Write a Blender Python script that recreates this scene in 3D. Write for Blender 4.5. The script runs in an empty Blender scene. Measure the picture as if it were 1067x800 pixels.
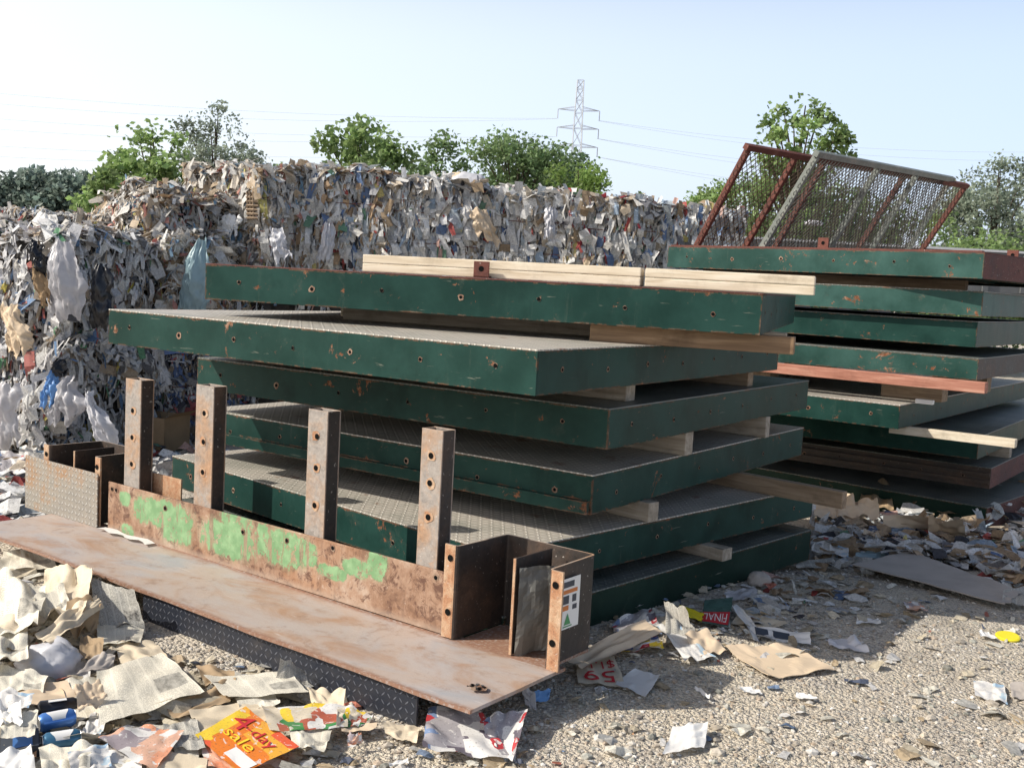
import bpy, bmesh, math, random
from mathutils import Vector, Matrix, noise as mnoise

C = bpy.context.scene.collection
PI = math.pi
rad = math.radians

# ------------------------------------------------------------------ camera model (also used to place things on the ground)
F_PX, PITCH, ROLL, CAM_Z = 1123.6, rad(5.462), rad(3.095), 1.68
O = Vector((0, 0, CAM_Z))
FW = Vector((0, math.cos(PITCH), -math.sin(PITCH)))
R0 = Vector((1, 0, 0)); U0 = Vector((0, math.sin(PITCH), math.cos(PITCH)))
RT = R0 * math.cos(ROLL) + U0 * math.sin(ROLL)
UP = -R0 * math.sin(ROLL) + U0 * math.cos(ROLL)
def ray(x, y): return FW + RT * ((x - 533.5) / F_PX) + UP * ((400 - y) / F_PX)
def G(x, y, z=0.0):
    d = ray(x, y); return O + d * ((z - CAM_Z) / d.z)
def P(x, y, Y):
    d = ray(x, y); return O + d * (Y / d.y)
def on_plane(x, y, p0, n):
    d = ray(x, y); return O + d * ((Vector(p0) - O).dot(n) / d.dot(n))

SUN_S = Vector((1.2, 0.25, -1.0))            # direction the sunlight travels

def smooth(a, b, x):
    t = max(0., min(1., (x - a) / (b - a))); return t * t * (3 - 2 * t)
def gz(x, y):
    """height of the yard surface"""
    z = -0.2 * smooth(5.8, 9.0, y + 0.15 * x)
    z += 0.04 * math.exp(-(((x + 1.9) / .7) ** 2 + ((y - 3.7) / .9) ** 2))
    z -= 0.018 * math.exp(-(((x + .95) / .8) ** 2 + ((y - 4.25) / .5) ** 2))
    if y < 40: z += 0.022 * mnoise.noise(Vector((x * 1.3, y * 1.3, 3.1))) + 0.006 * mnoise.noise(Vector((x * 5, y * 5, 1.1)))
    return z

# ------------------------------------------------------------------ tagging
def tag(o, label=None, cat=None, group=None, kind=None):
    if label: o['label'] = label
    if cat: o['category'] = cat
    if group: o['group'] = group
    if kind: o['kind'] = kind
    return o
def empty(name, loc, rz=0.0):
    o = bpy.data.objects.new(name, None); C.objects.link(o)
    o.location = loc; o.rotation_euler = (0, 0, rz); o.empty_display_size = .1
    return o

# ------------------------------------------------------------------ mesh builder
class MB:
    def __init__(s): s.v = []; s.f = []; s.m = []; s.c = []; s.uv = []; s.usec = False; s.useuv = False
    def add(s, vs, fs, mi=0, col=None, uvs=None):
        b = len(s.v); s.v.extend([tuple(p) for p in vs])
        for f in fs: s.f.append([b + i for i in f]); s.m.append(mi)
        if col is not None:
            s.usec = True
            if isinstance(col, list): s.c.extend(col)
            else: s.c.extend([col] * len(vs))
        else: s.c.extend([(1, 1, 1)] * len(vs))
        if uvs is not None: s.useuv = True; s.uv.extend(uvs)
        else: s.uv.extend([(0, 0)] * len(vs))
    def box(s, c, d, mi=0, rot=None, bev=0.0, col=None):
        bm = bmesh.new(); bmesh.ops.create_cube(bm, size=1)
        for v in bm.verts: v.co = Vector((v.co.x * d[0], v.co.y * d[1], v.co.z * d[2]))
        if bev > 0: bmesh.ops.bevel(bm, geom=bm.edges[:], offset=bev, segments=2, affect='EDGES', profile=.6)
        bm.verts.index_update()
        M = rot.to_3x3() if rot else Matrix.Identity(3)
        s.add([M @ v.co + Vector(c) for v in bm.verts], [[v.index for v in f.verts] for f in bm.faces], mi, col)
        bm.free()
    def bar(s, a, b, wx, wy, upv=Vector((0, 0, 1)), mi=0, bev=0.0, col=None):
        a = Vector(a); b = Vector(b); z = (b - a); L = z.length; z.normalize()
        x = upv.cross(z)
        if x.length < 1e-4: x = Vector((1, 0, 0)).cross(z)
        x.normalize(); y = z.cross(x)
        M = Matrix((x, y, z)).transposed()
        s.box((a + b) / 2, (wx, wy, L), mi, M, bev, col)
    def tube(s, pts, rs, n=6, mi=0, col=None, cap=True):
        vs = []; fs = []
        for i, p in enumerate(pts):
            p = Vector(p)
            t = (Vector(pts[min(i + 1, len(pts) - 1)]) - Vector(pts[max(i - 1, 0)])).normalized()
            x = t.cross(Vector((0.3, 0.1, 1)) if abs(t.z) < .9 else Vector((1, .2, 0))).normalized(); y = t.cross(x)
            r = rs[i] if isinstance(rs, (list, tuple)) else rs
            for k in range(n):
                a = 2 * PI * k / n; vs.append(p + x * math.cos(a) * r + y * math.sin(a) * r)
        for i in range(len(pts) - 1):
            for k in range(n):
                fs.append([i * n + k, i * n + (k + 1) % n, (i + 1) * n + (k + 1) % n, (i + 1) * n + k])
        if cap: fs.append(list(range(n))[::-1]); fs.append([(len(pts) - 1) * n + k for k in range(n)])
        s.add(vs, fs, mi, col)
    def disc(s, c, nrm, r, mi=0, n=14, jag=0, rnd=None):
        nrm = Vector(nrm).normalized(); x = nrm.orthogonal().normalized(); y = nrm.cross(x)
        vs = [Vector(c) + (x * math.cos(2 * PI * k / n) + y * math.sin(2 * PI * k / n)) * r * (1 + (rnd.uniform(-jag, jag) if rnd else 0)) for k in range(n)]
        s.add(vs, [list(range(n))], mi)
    def build(s, name, mats, parent=None, smooth_=False):
        me = bpy.data.meshes.new(name); me.from_pydata(s.v, [], s.f)
        for m in (mats if isinstance(mats, (list, tuple)) else [mats]): me.materials.append(m)
        me.polygons.foreach_set('material_index', s.m)
        if smooth_: me.polygons.foreach_set('use_smooth', [True] * len(s.f))
        if s.usec:
            a = me.attributes.new('Col', 'FLOAT_COLOR', 'POINT')
            flat = []
            for c in s.c: flat.extend((c[0], c[1], c[2], 1.0))
            a.data.foreach_set('color', flat)
        if s.useuv:
            u = me.uv_layers.new(name='UVMap'); idx = [0] * len(me.loops); me.loops.foreach_get('vertex_index', idx)
            flat = []
            for i in idx: flat.extend(s.uv[i])
            u.data.foreach_set('uv', flat)
        me.update()
        o = bpy.data.objects.new(name, me); C.objects.link(o)
        if parent: o.parent = parent
        return o

# ------------------------------------------------------------------ materials
class NM:
    def __init__(s, name):
        s.mat = bpy.data.materials.new(name); s.mat.use_nodes = True
        s.nt = s.mat.node_tree; s.nt.nodes.clear()
        s.o = s.nt.nodes.new('ShaderNodeOutputMaterial')
    def put(s, sock, val):
        if val is None: return
        if isinstance(val, bpy.types.NodeSocket): s.nt.links.new(val, sock)
        elif isinstance(val, (tuple, list)) and sock.type == 'RGBA' and len(val) == 3: sock.default_value = (*val, 1)
        else: sock.default_value = val
    def n(s, t, props=None, **inp):
        nd = s.nt.nodes.new('ShaderNode' + t)
        for k, v in (props or {}).items(): setattr(nd, k, v)
        for k, v in inp.items():
            s.put(nd.inputs[int(k[1:])] if k[0] == 'i' and k[1:].isdigit() else nd.inputs[k.replace('_', ' ')], v)
        return nd
    def coord(s, which='Object', scale=(1, 1, 1), rnd=True, loc=(0, 0, 0)):
        c = s.n('TexCoord').outputs[which]
        if rnd:
            r = s.n('ObjectInfo').outputs['Random']; r = s.math('MULTIPLY', r, 37.0)
            c = s.n('VectorMath', {'operation': 'ADD'}, i0=c, i1=r).outputs[0]
        return s.n('Mapping', None, Vector=c, Scale=scale, Location=loc).outputs[0]
    def noise(s, vec, scale, detail=4, rough=.55, dist=0.0, out=0):
        return s.n('TexNoise', None, Vector=vec, Scale=scale, Detail=detail, Roughness=rough, Distortion=dist).outputs[out]
    def math(s, op, a, b=None, c=None, clamp=False):
        nd = s.nt.nodes.new('ShaderNodeMath'); nd.operation = op; nd.use_clamp = clamp
        s.put(nd.inputs[0], a); s.put(nd.inputs[1], b)
        if c is not None: s.put(nd.inputs[2], c)
        return nd.outputs[0]
    def step(s, x, a, b):
        nd = s.n('MapRange', {'interpolation_type': 'SMOOTHSTEP'}); s.put(nd.inputs[0], x); s.put(nd.inputs[1], a); s.put(nd.inputs[2], b)
        return nd.outputs[0]
    def ramp(s, x, stops, interp='LINEAR'):
        nd = s.n('ValToRGB'); s.put(nd.inputs[0], x); cr = nd.color_ramp; cr.interpolation = interp
        while len(cr.elements) < len(stops): cr.elements.new(.5)
        for e, (p, c) in zip(cr.elements, stops): e.position = p; e.color = (*c, 1)
        return nd.outputs[0]
    def mix(s, f, a, b, bl='MIX'):
        nd = s.nt.nodes.new('ShaderNodeMix'); nd.data_type = 'RGBA'; nd.blend_type = bl
        s.put(nd.inputs[0], f); s.put(nd.inputs[6], a); s.put(nd.inputs[7], b); return nd.outputs[2]
    def bump(s, h, strength=.5, dist=.01, nrm=None):
        return s.n('Bump', None, Strength=strength, Distance=dist, Height=h, Normal=nrm).outputs[0]
    def done(s, col, rough=.6, nrm=None, metal=0.0, spec=.5, transl=0.0, coat=0.0):
        b = s.n('BsdfPrincipled', None, Base_Color=col, Roughness=rough, Metallic=metal)
        b.inputs['Specular IOR Level'].default_value = spec
        if nrm is not None: s.nt.links.new(nrm, b.inputs['Normal'])
        out = b.outputs[0]
        if transl > 0:
            t = s.n('BsdfTranslucent', None, Color=col)
            out = s.n('MixShader', None, i0=transl, i1=out, i2=t.outputs[0]).outputs[0]
        s.nt.links.new(out, s.o.inputs[0]); return s.mat
    def edge(s, r=.01):
        bv = s.n('Bevel', {'samples': 4}, Radius=r).outputs[0]
        g = s.n('NewGeometry').outputs['Normal']
        d = s.n('VectorMath', {'operation': 'DOT_PRODUCT'}, i0=bv, i1=g).outputs['Value']
        return s.step(d, .999, .85)
    def tread(s, vec, pitch, ax=(0, 1), thick=.13):
        """raised lugs of a checker plate: 1 on a lug"""
        sp = s.n('SeparateXYZ', None, Vector=vec)
        a = s.math('DIVIDE', sp.outputs[ax[0]], pitch); b = s.math('DIVIDE', sp.outputs[ax[1]], pitch)
        ca = s.math('FLOOR', a); cb = s.math('FLOOR', b)
        fa = s.math('SUBTRACT', s.math('SUBTRACT', a, ca), .5); fb = s.math('SUBTRACT', s.math('SUBTRACT', b, cb), .5)
        par = s.math('FLOORED_MODULO', s.math('ADD', ca, cb), 2.0)
        sg = s.math('SUBTRACT', s.math('MULTIPLY', par, 2.0), 1.0)
        sfb = s.math('MULTIPLY', fb, sg)
        p = s.math('MULTIPLY', s.math('ADD', fa, sfb), .7071); q = s.math('MULTIPLY', s.math('SUBTRACT', fa, sfb), .7071)
        e = s.math('ADD', s.math('POWER', s.math('DIVIDE', p, .43), 2.0), s.math('POWER', s.math('DIVIDE', q, thick), 2.0))
        return s.step(e, 1.0, .45)

def m_green(name, dark=(.0085, .034, .028), lite=(.020, .063, .053), rust=.6, dust=.32, chip=.012):
    """old gloss paint on steel: stains, drips, scrapes, chipped and worn edges"""
    h = NM(name); v = h.coord(); g1 = h.noise(v, 1.7, 6, .62); g2 = h.noise(h.coord(scale=(7, 7, .8)), 2.3, 6, .7)
    fine = h.noise(v, 24, 6, .72); med = h.noise(v, 6, 7, .7, .4)
    col = h.mix(h.step(g1, .32, .70), dark, lite)
    col = h.mix(h.math('MULTIPLY', h.step(h.noise(v, 3.3, 5, .6), .52, .72), .45), col, tuple(x * .45 for x in dark))
    # drips only below part of the edge
    drip = h.math('MULTIPLY', h.step(g2, .56, .82), h.step(h.noise(v, 1.3, 3, .5), .45, .65))
    col = h.mix(h.math('MULTIPLY', drip, dust), col, (.17, .18, .14))
    col = h.mix(h.math('MULTIPLY', h.step(med, .58, .72), .30 * dust), col, (.24, .22, .18))
    # scrapes along the length
    s1 = h.step(h.noise(h.coord(scale=(2.2, 2.2, 26)), 2.4, 4, .6, .3), .66, .70); s1 = h.math('MULTIPLY', s1, h.step(h.noise(v, 4.5, 3, .5), .50, .60))
    col = h.mix(h.math('MULTIPLY', s1, .4), col, (.34, .33, .27))
    e = h.edge(.005)
    ew = h.step(h.math('ADD', h.math('MULTIPLY', e, .22), fine), .72, .84)
    col = h.mix(h.math('MULTIPLY', ew, .6), col, (.30, .28, .22))
    c1 = h.step(h.math('ADD', h.math('MULTIPLY', h.edge(.016), .13), h.math('ADD', h.math('MULTIPLY', fine, .5), h.math('MULTIPLY', med, .5))), .63 - chip, .655 - chip)
    big = h.step(h.noise(v, 5.0, 9, .76, .5), .672 - .05 * rust - chip, .69 - .05 * rust - chip)
    rm = h.math('MAXIMUM', c1, big)
    rc = h.ramp(h.noise(v, 30, 5, .7), [(.3, (.10, .035, .018)), (.5, (.22, .09, .045)), (.72, (.38, .27, .20))])
    col = h.mix(h.math('MULTIPLY', rm, min(1, .55 + rust)), col, rc)
    dent = h.noise(v, 2.6, 2, .5)
    b = h.bump(h.math('ADD', h.math('MULTIPLY', dent, 4.0), h.math('ADD', h.math('MULTIPLY', rm, -.6), h.math('MULTIPLY', fine, .3))), .35, .006)
    return h.done(col, h.math('ADD', h.math('MULTIPLY', h.math('MAXIMUM', rm, ew), .4), h.math('ADD', .30, h.math('MULTIPLY', g1, .25))), b, spec=.13)

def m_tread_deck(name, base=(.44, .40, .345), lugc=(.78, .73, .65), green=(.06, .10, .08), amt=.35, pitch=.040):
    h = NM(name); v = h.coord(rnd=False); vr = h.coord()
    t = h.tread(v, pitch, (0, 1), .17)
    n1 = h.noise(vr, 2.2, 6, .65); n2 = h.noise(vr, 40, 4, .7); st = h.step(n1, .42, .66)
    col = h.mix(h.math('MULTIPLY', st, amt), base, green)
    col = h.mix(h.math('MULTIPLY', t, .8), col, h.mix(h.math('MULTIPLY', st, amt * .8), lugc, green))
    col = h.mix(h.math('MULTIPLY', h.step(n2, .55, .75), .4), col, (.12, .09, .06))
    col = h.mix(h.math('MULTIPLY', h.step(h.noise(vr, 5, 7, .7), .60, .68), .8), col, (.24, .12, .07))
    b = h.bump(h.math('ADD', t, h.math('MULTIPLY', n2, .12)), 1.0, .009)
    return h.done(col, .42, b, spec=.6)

def m_rust(name, cols, scale=3, rough=.75, grey=0.0, strmat=None):
    h = NM(name); v = h.coord()
    n1 = h.noise(v, scale, 8, .68, .4); n2 = h.noise(v, scale * 14, 5, .7)
    col = h.ramp(n1, [(.30, cols[0]), (.45, cols[1]), (.58, cols[2]), (.72, cols[3])])
    col = h.mix(.45, col, h.mix(1.0, col, h.ramp(n2, [(.3, (.45, .42, .4)), (.7, (1.4, 1.35, 1.3))]), 'MULTIPLY'))
    blt = h.noise(v, scale * 3.6, 8, .76, .5)
    col = h.mix(h.math('MULTIPLY', h.step(blt, .54, .64), .55), col, tuple(x * .42 for x in cols[1]))
    col = h.mix(h.math('MULTIPLY', h.step(blt, .40, .33), .4), col, cols[3])
    col = h.mix(h.math('MULTIPLY', h.edge(.012), .7), col, cols[2])
    col = h.mix(h.math('MULTIPLY', h.step(h.noise(v, 55, 3, .6), .66, .72), .6), col, (.55, .5, .45))
    b = h.bump(h.math('ADD', n2, h.math('MULTIPLY', n1, 2.)), .45, .004)
    return h.done(col, h.math('ADD', rough - .2, h.math('MULTIPLY', n1, .4)), b)

def m_kick(blobs):
    """rust with remains of light green paint; blobs: local (x, z, rx, rz) of the patches"""
    h = NM('kick_plate_paint'); v = h.coord(rnd=False)
    n1 = h.noise(v, 5, 8, .7, .3); n2 = h.noise(v, 50, 5, .7); n3 = h.noise(h.coord(rnd=False, scale=(1.2, 1, .6)), 11, 9, .74)
    rust = h.ramp(n1, [(.3, (.13, .065, .04)), (.42, (.25, .14, .085)), (.53, (.36, .23, .155)), (.7, (.50, .40, .32))])
    rust = h.mix(h.math('MULTIPLY', h.step(h.noise(v, 2.2, 5, .6), .45, .7), .5), rust, (.36, .17, .075))
    stk = h.noise(h.coord(rnd=False, scale=(11, 1, 1.1)), 2.0, 6, .7)
    rust = h.mix(h.math('MULTIPLY', h.step(stk, .50, .72), .6), rust, (.13, .07, .045))
    sp = h.n('SeparateXYZ', None, Vector=v); acc = None
    for (bx, bz, rx, rz) in blobs:
        a = h.math('POWER', h.math('ABSOLUTE', h.math('DIVIDE', h.math('SUBTRACT', sp.outputs[0], bx), rx * 1.08)), 3.2); b = h.math('POWER', h.math('ABSOLUTE', h.math('DIVIDE', h.math('SUBTRACT', sp.outputs[2], bz), rz * 1.08)), 3.2)
        g = h.math('SUBTRACT', 1.0, h.math('ADD', a, b)); acc = g if acc is None else h.math('MAXIMUM', acc, g)
    gm = h.step(h.math('ADD', h.math('MAXIMUM', acc, -1.5), h.math('MULTIPLY', h.math('SUBTRACT', n3, .5), 5.5)), .07, .13)
    faint = h.math('MULTIPLY', h.step(h.math('ADD', h.math('MAXIMUM', acc, -3.0), h.math('MULTIPLY', h.math('SUBTRACT', n3, .5), 7.0)), -1.2, .6), .35)
    grn = h.mix(h.step(h.noise(v, 16, 4, .6), .35, .7), (.16, .30, .14), (.25, .41, .21))
    blt = h.noise(v, 15, 8, .78, .6)
    rust = h.mix(h.step(blt, .50, .60), rust, (.125, .06, .038)); rust = h.mix(h.math('MULTIPLY', h.step(blt, .40, .33), .8), rust, (.50, .38, .30))
    rust = h.mix(h.math('MULTIPLY', h.step(sp.outputs[2], .19, .155), .5), rust, (.42, .33, .26))
    gm = h.math('MULTIPLY', gm, h.math('SUBTRACT', 1.0, h.math('MAXIMUM', h.step(stk, .585, .62), h.step(h.noise(v, 13, 7, .78), .565, .59))))
    col = h.mix(faint, rust, (.38, .38, .24)); col = h.mix(gm, col, grn)
    col = h.mix(h.math('MULTIPLY', h.step(n2, .62, .72), .5), col, (.58, .48, .40))
    return h.done(col, .7, h.bump(h.math('ADD', n2, h.math('MULTIPLY', gm, .8)), .5, .003))

def m_black_tread(name='black_tread', base=(.026, .030, .042), lug=(.12, .13, .16), pitch=.031, ax=(0, 2)):
    h = NM(name); v = h.coord(rnd=False); t = h.tread(v, pitch, ax, .11); vr = h.coord(); n = h.noise(vr, 6, 6, .7)
    col = h.mix(t, base, lug); col = h.mix(h.math('MULTIPLY', h.step(n, .45, .8), .4), col, (.12, .10, .085))
    return h.done(col, .33, h.bump(t, 1.0, .007), spec=.6)
def m_rust_tread():
    h = NM('rust_tread'); v = h.coord(rnd=False); t = h.tread(v, .036, (0, 2), .17); vr = h.coord(); n = h.noise(vr, 4, 7, .7)
    base = h.ramp(n, [(.3, (.22, .21, .19)), (.5, (.30, .27, .23)), (.62, (.34, .20, .11)), (.8, (.40, .22, .11))])
    col = h.mix(h.math('MULTIPLY', t, .55), base, (.55, .54, .51))
    return h.done(col, .5, h.bump(t, 1.0, .008))

def m_wood(name, c1, c2, c3):
    h = NM(name); v = h.coord(scale=(1.2, 14, 14)); n = h.noise(v, 2.5, 6, .6, .6); v2 = h.coord()
    col = h.ramp(n, [(.3, c1), (.55, c2), (.75, c3)])
    col = h.mix(h.math('MULTIPLY', h.step(h.noise(v2, 4, 6, .7), .5, .75), .5), col, tuple(x * .45 for x in c1))
    col = h.mix(h.math('MULTIPLY', h.step(h.n('TexVoronoi', None, Vector=h.coord(scale=(1, 3, 3)), Scale=2.2).outputs[0], .12, .05), .7), col, tuple(x * .35 for x in c1))
    return h.done(col, .8, h.bump(n, .5, .004), spec=.3)

def m_paper(name='paper_scrap', transl=.22):
    h = NM(name); a = h.n('Attribute', {'attribute_name': 'Col'}).outputs['Color']
    v = h.n('TexCoord').outputs['Object']
    n = h.noise(v, 60, 3, .7); n2 = h.noise(v, 14, 4, .6)
    col = h.mix(1.0, a, h.ramp(n, [(.33, (.62, .62, .62)), (.55, (1, 1, 1))]), 'MULTIPLY')
    col = h.mix(h.math('MULTIPLY', h.step(n2, .5, .8), .25), col, (.25, .2, .15))
    return h.done(col, .55, h.bump(n2, .3, .01), spec=.3, transl=transl)
def m_leaf(name='leaf'):
    h = NM(name); a = h.n('Attribute', {'attribute_name': 'Col'}).outputs['Color']
    return h.done(a, .5, None, spec=.35, transl=.45)
def m_flat(name, c, rough=.6, spec=.4, var=.25, scale=12, metal=0., transl=0., bump=.2):
    h = NM(name); v = h.coord(); n = h.noise(v, scale, 6, .65)
    col = h.mix(h.math('MULTIPLY', h.step(n, .35, .75), var), c, tuple(x * .35 for x in c))
    return h.done(col, rough, h.bump(n, bump, .004), metal, spec, transl)

def m_news(name, paper=(.58, .53, .43), ink=.35, lines=46, dirt=.35):
    """printed newsprint: columns of text lines, a photo block, folds and dirt (UV space)"""
    h = NM(name); uv = h.n('TexCoord').outputs['UV']; v = h.coord('Object')
    sp = h.n('SeparateXYZ', None, Vector=uv); u_, w_ = sp.outputs[0], sp.outputs[1]
    row = h.math('FLOOR', h.math('MULTIPLY', w_, lines)); cl = h.math('MULTIPLY', u_, 5.0)
    fr = h.math('FRACT', h.math('MULTIPLY', w_, lines)); fc = h.math('FRACT', cl)
    ln = h.math('MULTIPLY', h.step(fr, .55, .45), h.math('MULTIPLY', h.step(fc, .05, .08), h.step(fc, .95, .92)))
    word = h.n('TexNoise', {'noise_dimensions': '2D'}, Vector=h.n('CombineXYZ', None, X=h.math('MULTIPLY', u_, 70.), Y=h.math('MULTIPLY', row, 3.7)).outputs[0], Scale=1.0, Detail=2.0).outputs[0]
    ln = h.math('MULTIPLY', ln, h.step(word, .42, .48))
    blk = h.n('TexVoronoi', {'feature': 'F1', 'distance': 'CHEBYCHEV'}, Vector=h.n('Mapping', None, Vector=uv, Scale=(2.2, 3.0, 1)).outputs[0], Scale=1.0, Randomness=.8)
    bsel = h.n('SeparateXYZ', None, Vector=blk.outputs['Color']).outputs[0]
    photo = h.math('MULTIPLY', h.step(bsel, .70, .72), h.step(blk.outputs['Distance'], .36, .34))
    pic = h.ramp(h.noise(uv, 14, 5, .7), [(.35, (.05, .05, .05)), (.6, (.4, .38, .34))])
    n = h.noise(v, 5, 6, .65)
    col = h.mix(h.math('MULTIPLY', ln, ink), paper, (.05, .05, .05))
    col = h.mix(h.math('MULTIPLY', photo, ink * 1.6, clamp=True), col, pic)
    col = h.mix(h.math('MULTIPLY', h.step(n, .45, .8), dirt), col, (.26, .2, .14))
    return h.done(col, .75, h.bump(h.noise(v, 14, 3, .5), .12, .01), spec=.25, transl=.1)

def m_flyer(name, stops, scale=(3, 4, 1), seed=0.0, white=.35):
    """colour advertising print: rectangular blocks of flat colour with small print"""
    h = NM(name); uv = h.n('TexCoord').outputs['UV']
    mp = h.n('Mapping', None, Vector=uv, Scale=scale, Location=(seed, seed * 1.7, 0)).outputs[0]
    vo = h.n('TexVoronoi', {'feature': 'F1', 'distance': 'CHEBYCHEV'}, Vector=mp, Scale=1.0, Randomness=.85)
    r = h.n('SeparateXYZ', None, Vector=vo.outputs['Color']).outputs[0]
    col = h.ramp(r, stops, 'CONSTANT')
    pic = h.noise(uv, 26, 5, .7)
    col = h.mix(h.math('MULTIPLY', h.step(pic, .56, .66), .6), col, (.10, .08, .08))
    col = h.mix(h.math('MULTIPLY', h.step(h.noise(uv, 9, 4, .6, .5), .60, .63), .8), col, (.75, .73, .7))
    col = h.mix(h.math('MULTIPLY', h.step(h.noise(h.coord('Object'), 6, 5, .6), .5, .8), .3), col, (.25, .2, .15))
    return h.done(col, .4, None, spec=.5, transl=.08)

def m_ground():
    h = NM('gravel_ground'); v = h.coord('Object', rnd=False)
    vo = h.n('TexVoronoi', {'feature': 'F1'}, Vector=v, Scale=58.0); vs = h.n('TexVoronoi', {'feature': 'F1'}, Vector=v, Scale=150.0)
    cell = h.n('SeparateXYZ', None, Vector=vo.outputs['Color']).outputs[0]; cs = h.n('SeparateXYZ', None, Vector=vs.outputs['Color']).outputs[1]
    big = h.noise(v, .8, 6, .6); mid = h.noise(v, 4, 6, .7)
    base = h.mix(h.step(big, .38, .62), (.80, .72, .58), (.70, .64, .55))
    stone = h.ramp(cell, [(.0, (.24, .22, .2)), (.3, (.46, .41, .35)), (.6, (.60, .54, .46)), (.85, (.74, .70, .63)), (1., (.36, .32, .28))])
    fine = h.ramp(cs, [(.0, (.24, .2, .16)), (.5, (.48, .40, .30)), (1., (.6, .54, .45))])
    col = h.mix(h.step(mid, .47, .64), h.mix(.45, base, fine), stone)
    col = h.mix(h.math('MULTIPLY', h.step(vo.outputs['Distance'], .45, .75), .3), col, (.16, .13, .10))
    col = h.mix(h.math('MULTIPLY', h.step(h.noise(v, 1.1, 7, .72), .50, .66), .5), col, (.25, .215, .175))
    hh = h.math('ADD', h.math('MULTIPLY', vo.outputs['Distance'], -1.0), h.math('MULTIPLY', vs.outputs['Distance'], -.4))
    return h.done(col, .9, h.bump(hh, .8, .02), spec=.2)

M = {}
M['green'] = m_green('green_paint')
M['green_worn'] = m_green('green_paint_worn', (.017, .053, .044), (.046, .110, .096), rust=.8, dust=.45, chip=.022)
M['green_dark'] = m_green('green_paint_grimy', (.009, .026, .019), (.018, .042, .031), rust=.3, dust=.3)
M['red_primer'] = m_rust('red_primer', [(.05, .022, .02), (.10, .035, .028), (.14, .05, .04), (.18, .10, .08)], 4)
M['deck_top'] = m_tread_deck('deck_tread', amt=.35)
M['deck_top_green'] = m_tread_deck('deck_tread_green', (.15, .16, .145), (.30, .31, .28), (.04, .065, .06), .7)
M['hole'] = m_flat('bolt_hole_dark', (.006, .006, .006), .9, .1)
M['hole_ring'] = m_rust('hole_ring_rust', [(.12, .05, .03), (.2, .11, .07), (.34, .24, .17), (.42, .34, .27)], 20)
def m_plate():
    h = NM('rust_plate'); v = h.coord(rnd=False, scale=(.8, 1.5, 1)); w = h.coord(rnd=False); sp = h.n('SeparateXYZ', None, Vector=w)
    a = h.noise(v, 1.5, 5, .55, .8); b_ = h.noise(v, 3.1, 7, .66, .5); fine = h.noise(w, 60, 4, .7)
    col = h.ramp(a, [(.36, (.34, .335, .345)), (.47, (.41, .36, .335)), (.56, (.42, .34, .29)), (.70, (.38, .36, .36))])
    col = h.mix(h.math('MULTIPLY', h.step(b_, .44, .74), .85), col, (.34, .19, .105))
    col = h.mix(h.math('MULTIPLY', h.step(h.noise(v, 5.5, 6, .7), .54, .74), .5), col, (.25, .16, .11))
    edge = h.math('MAXIMUM', h.step(sp.outputs[1], .035, .0), h.step(sp.outputs[1], .50, .545))
    col = h.mix(h.math('MULTIPLY', edge, h.step(fine, .30, .55)), col, (.27, .145, .095))
    col = h.mix(h.math('MULTIPLY', h.step(h.noise(h.coord(rnd=False, scale=(2, 30, 1)), 2, 3, .6), .68, .71), .35), col, (.62, .58, .54))
    blt = h.noise(w, 9, 8, .76, .4); col = h.mix(h.math('MULTIPLY', h.step(blt, .54, .66), .5), col, (.23, .14, .095)); col = h.mix(h.math('MULTIPLY', h.step(fine, .60, .72), .3), col, (.2, .14, .1))
    return h.done(col, h.math('ADD', .42, h.math('MULTIPLY', b_, .35)), h.bump(h.math('ADD', fine, h.math('MULTIPLY', b_, 2.0)), .22, .004))
M['rust_plate'] = m_plate()
M['rust_post'] = m_rust('rust_post', [(.27, .25, .235), (.33, .30, .275), (.37, .25, .17), (.42, .22, .105)], 3.2, .6)
M['rust_dark'] = m_rust('rust_dark', [(.022, .018, .016), (.04, .032, .028), (.07, .045, .032), (.13, .08, .055)], 3, .6)
M['rust_flange'] = m_rust('rust_flange', [(.30, .13, .06), (.42, .22, .12), (.50, .34, .22), (.56, .46, .36)], 12)
M['black_tread'] = m_black_tread()
M['rust_tread'] = m_rust_tread()
M['wood_new'] = m_wood('wood_new', (.56, .46, .33), (.74, .65, .51), (.80, .73, .61))
M['wood_old'] = m_wood('wood_old', (.20, .14, .09), (.32, .235, .16), (.43, .33, .24))
M['wood_brown'] = m_wood('wood_brown', (.16, .10, .06), (.26, .17, .10), (.38, .27, .18))
M['wood_grey'] = m_wood('wood_grey', (.26, .22, .17), (.40, .34, .27), (.52, .46, .38))
M['wood_red'] = m_wood('wood_red', (.30, .12, .08), (.45, .21, .15), (.62, .40, .30))
M['paper'] = m_paper()
M['leaf'] = m_leaf()
M['bark'] = m_flat('bark', (.10, .08, .06), .9, .2, .5, 8)
M['red_steel'] = m_rust('red_oxide_steel', [(.07, .02, .014), (.115, .032, .022), (.15, .045, .03), (.20, .085, .06)], 5)
M['grey_steel'] = m_rust('grey_steel', [(.12, .145, .135), (.17, .195, .18), (.22, .24, .22), (.34, .30, .26)], 5, .55)
M['mesh_red'] = m_rust('mesh_rusty', [(.05, .025, .017), (.08, .045, .03), (.11, .075, .055), (.16, .12, .09)], 9)
M['mesh_grey'] = m_rust('mesh_grey', [(.06, .065, .06), (.09, .095, .09), (.13, .13, .12), (.20, .19, .17)], 9)
M['ground'] = m_ground()
M['news'] = m_news('newsprint', (.80, .75, .63), .42, 60, dirt=.22)
M['news_grey'] = m_news('newsprint_grey', (.50, .48, .43), .75, 40)
M['news_tan'] = m_news('newsprint_tan', (.74, .63, .47), .12, 30, .2)
M['kraft'] = m_flat('kraft_paper', (.40, .29, .18), .8, .2, .35, 7)
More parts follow.
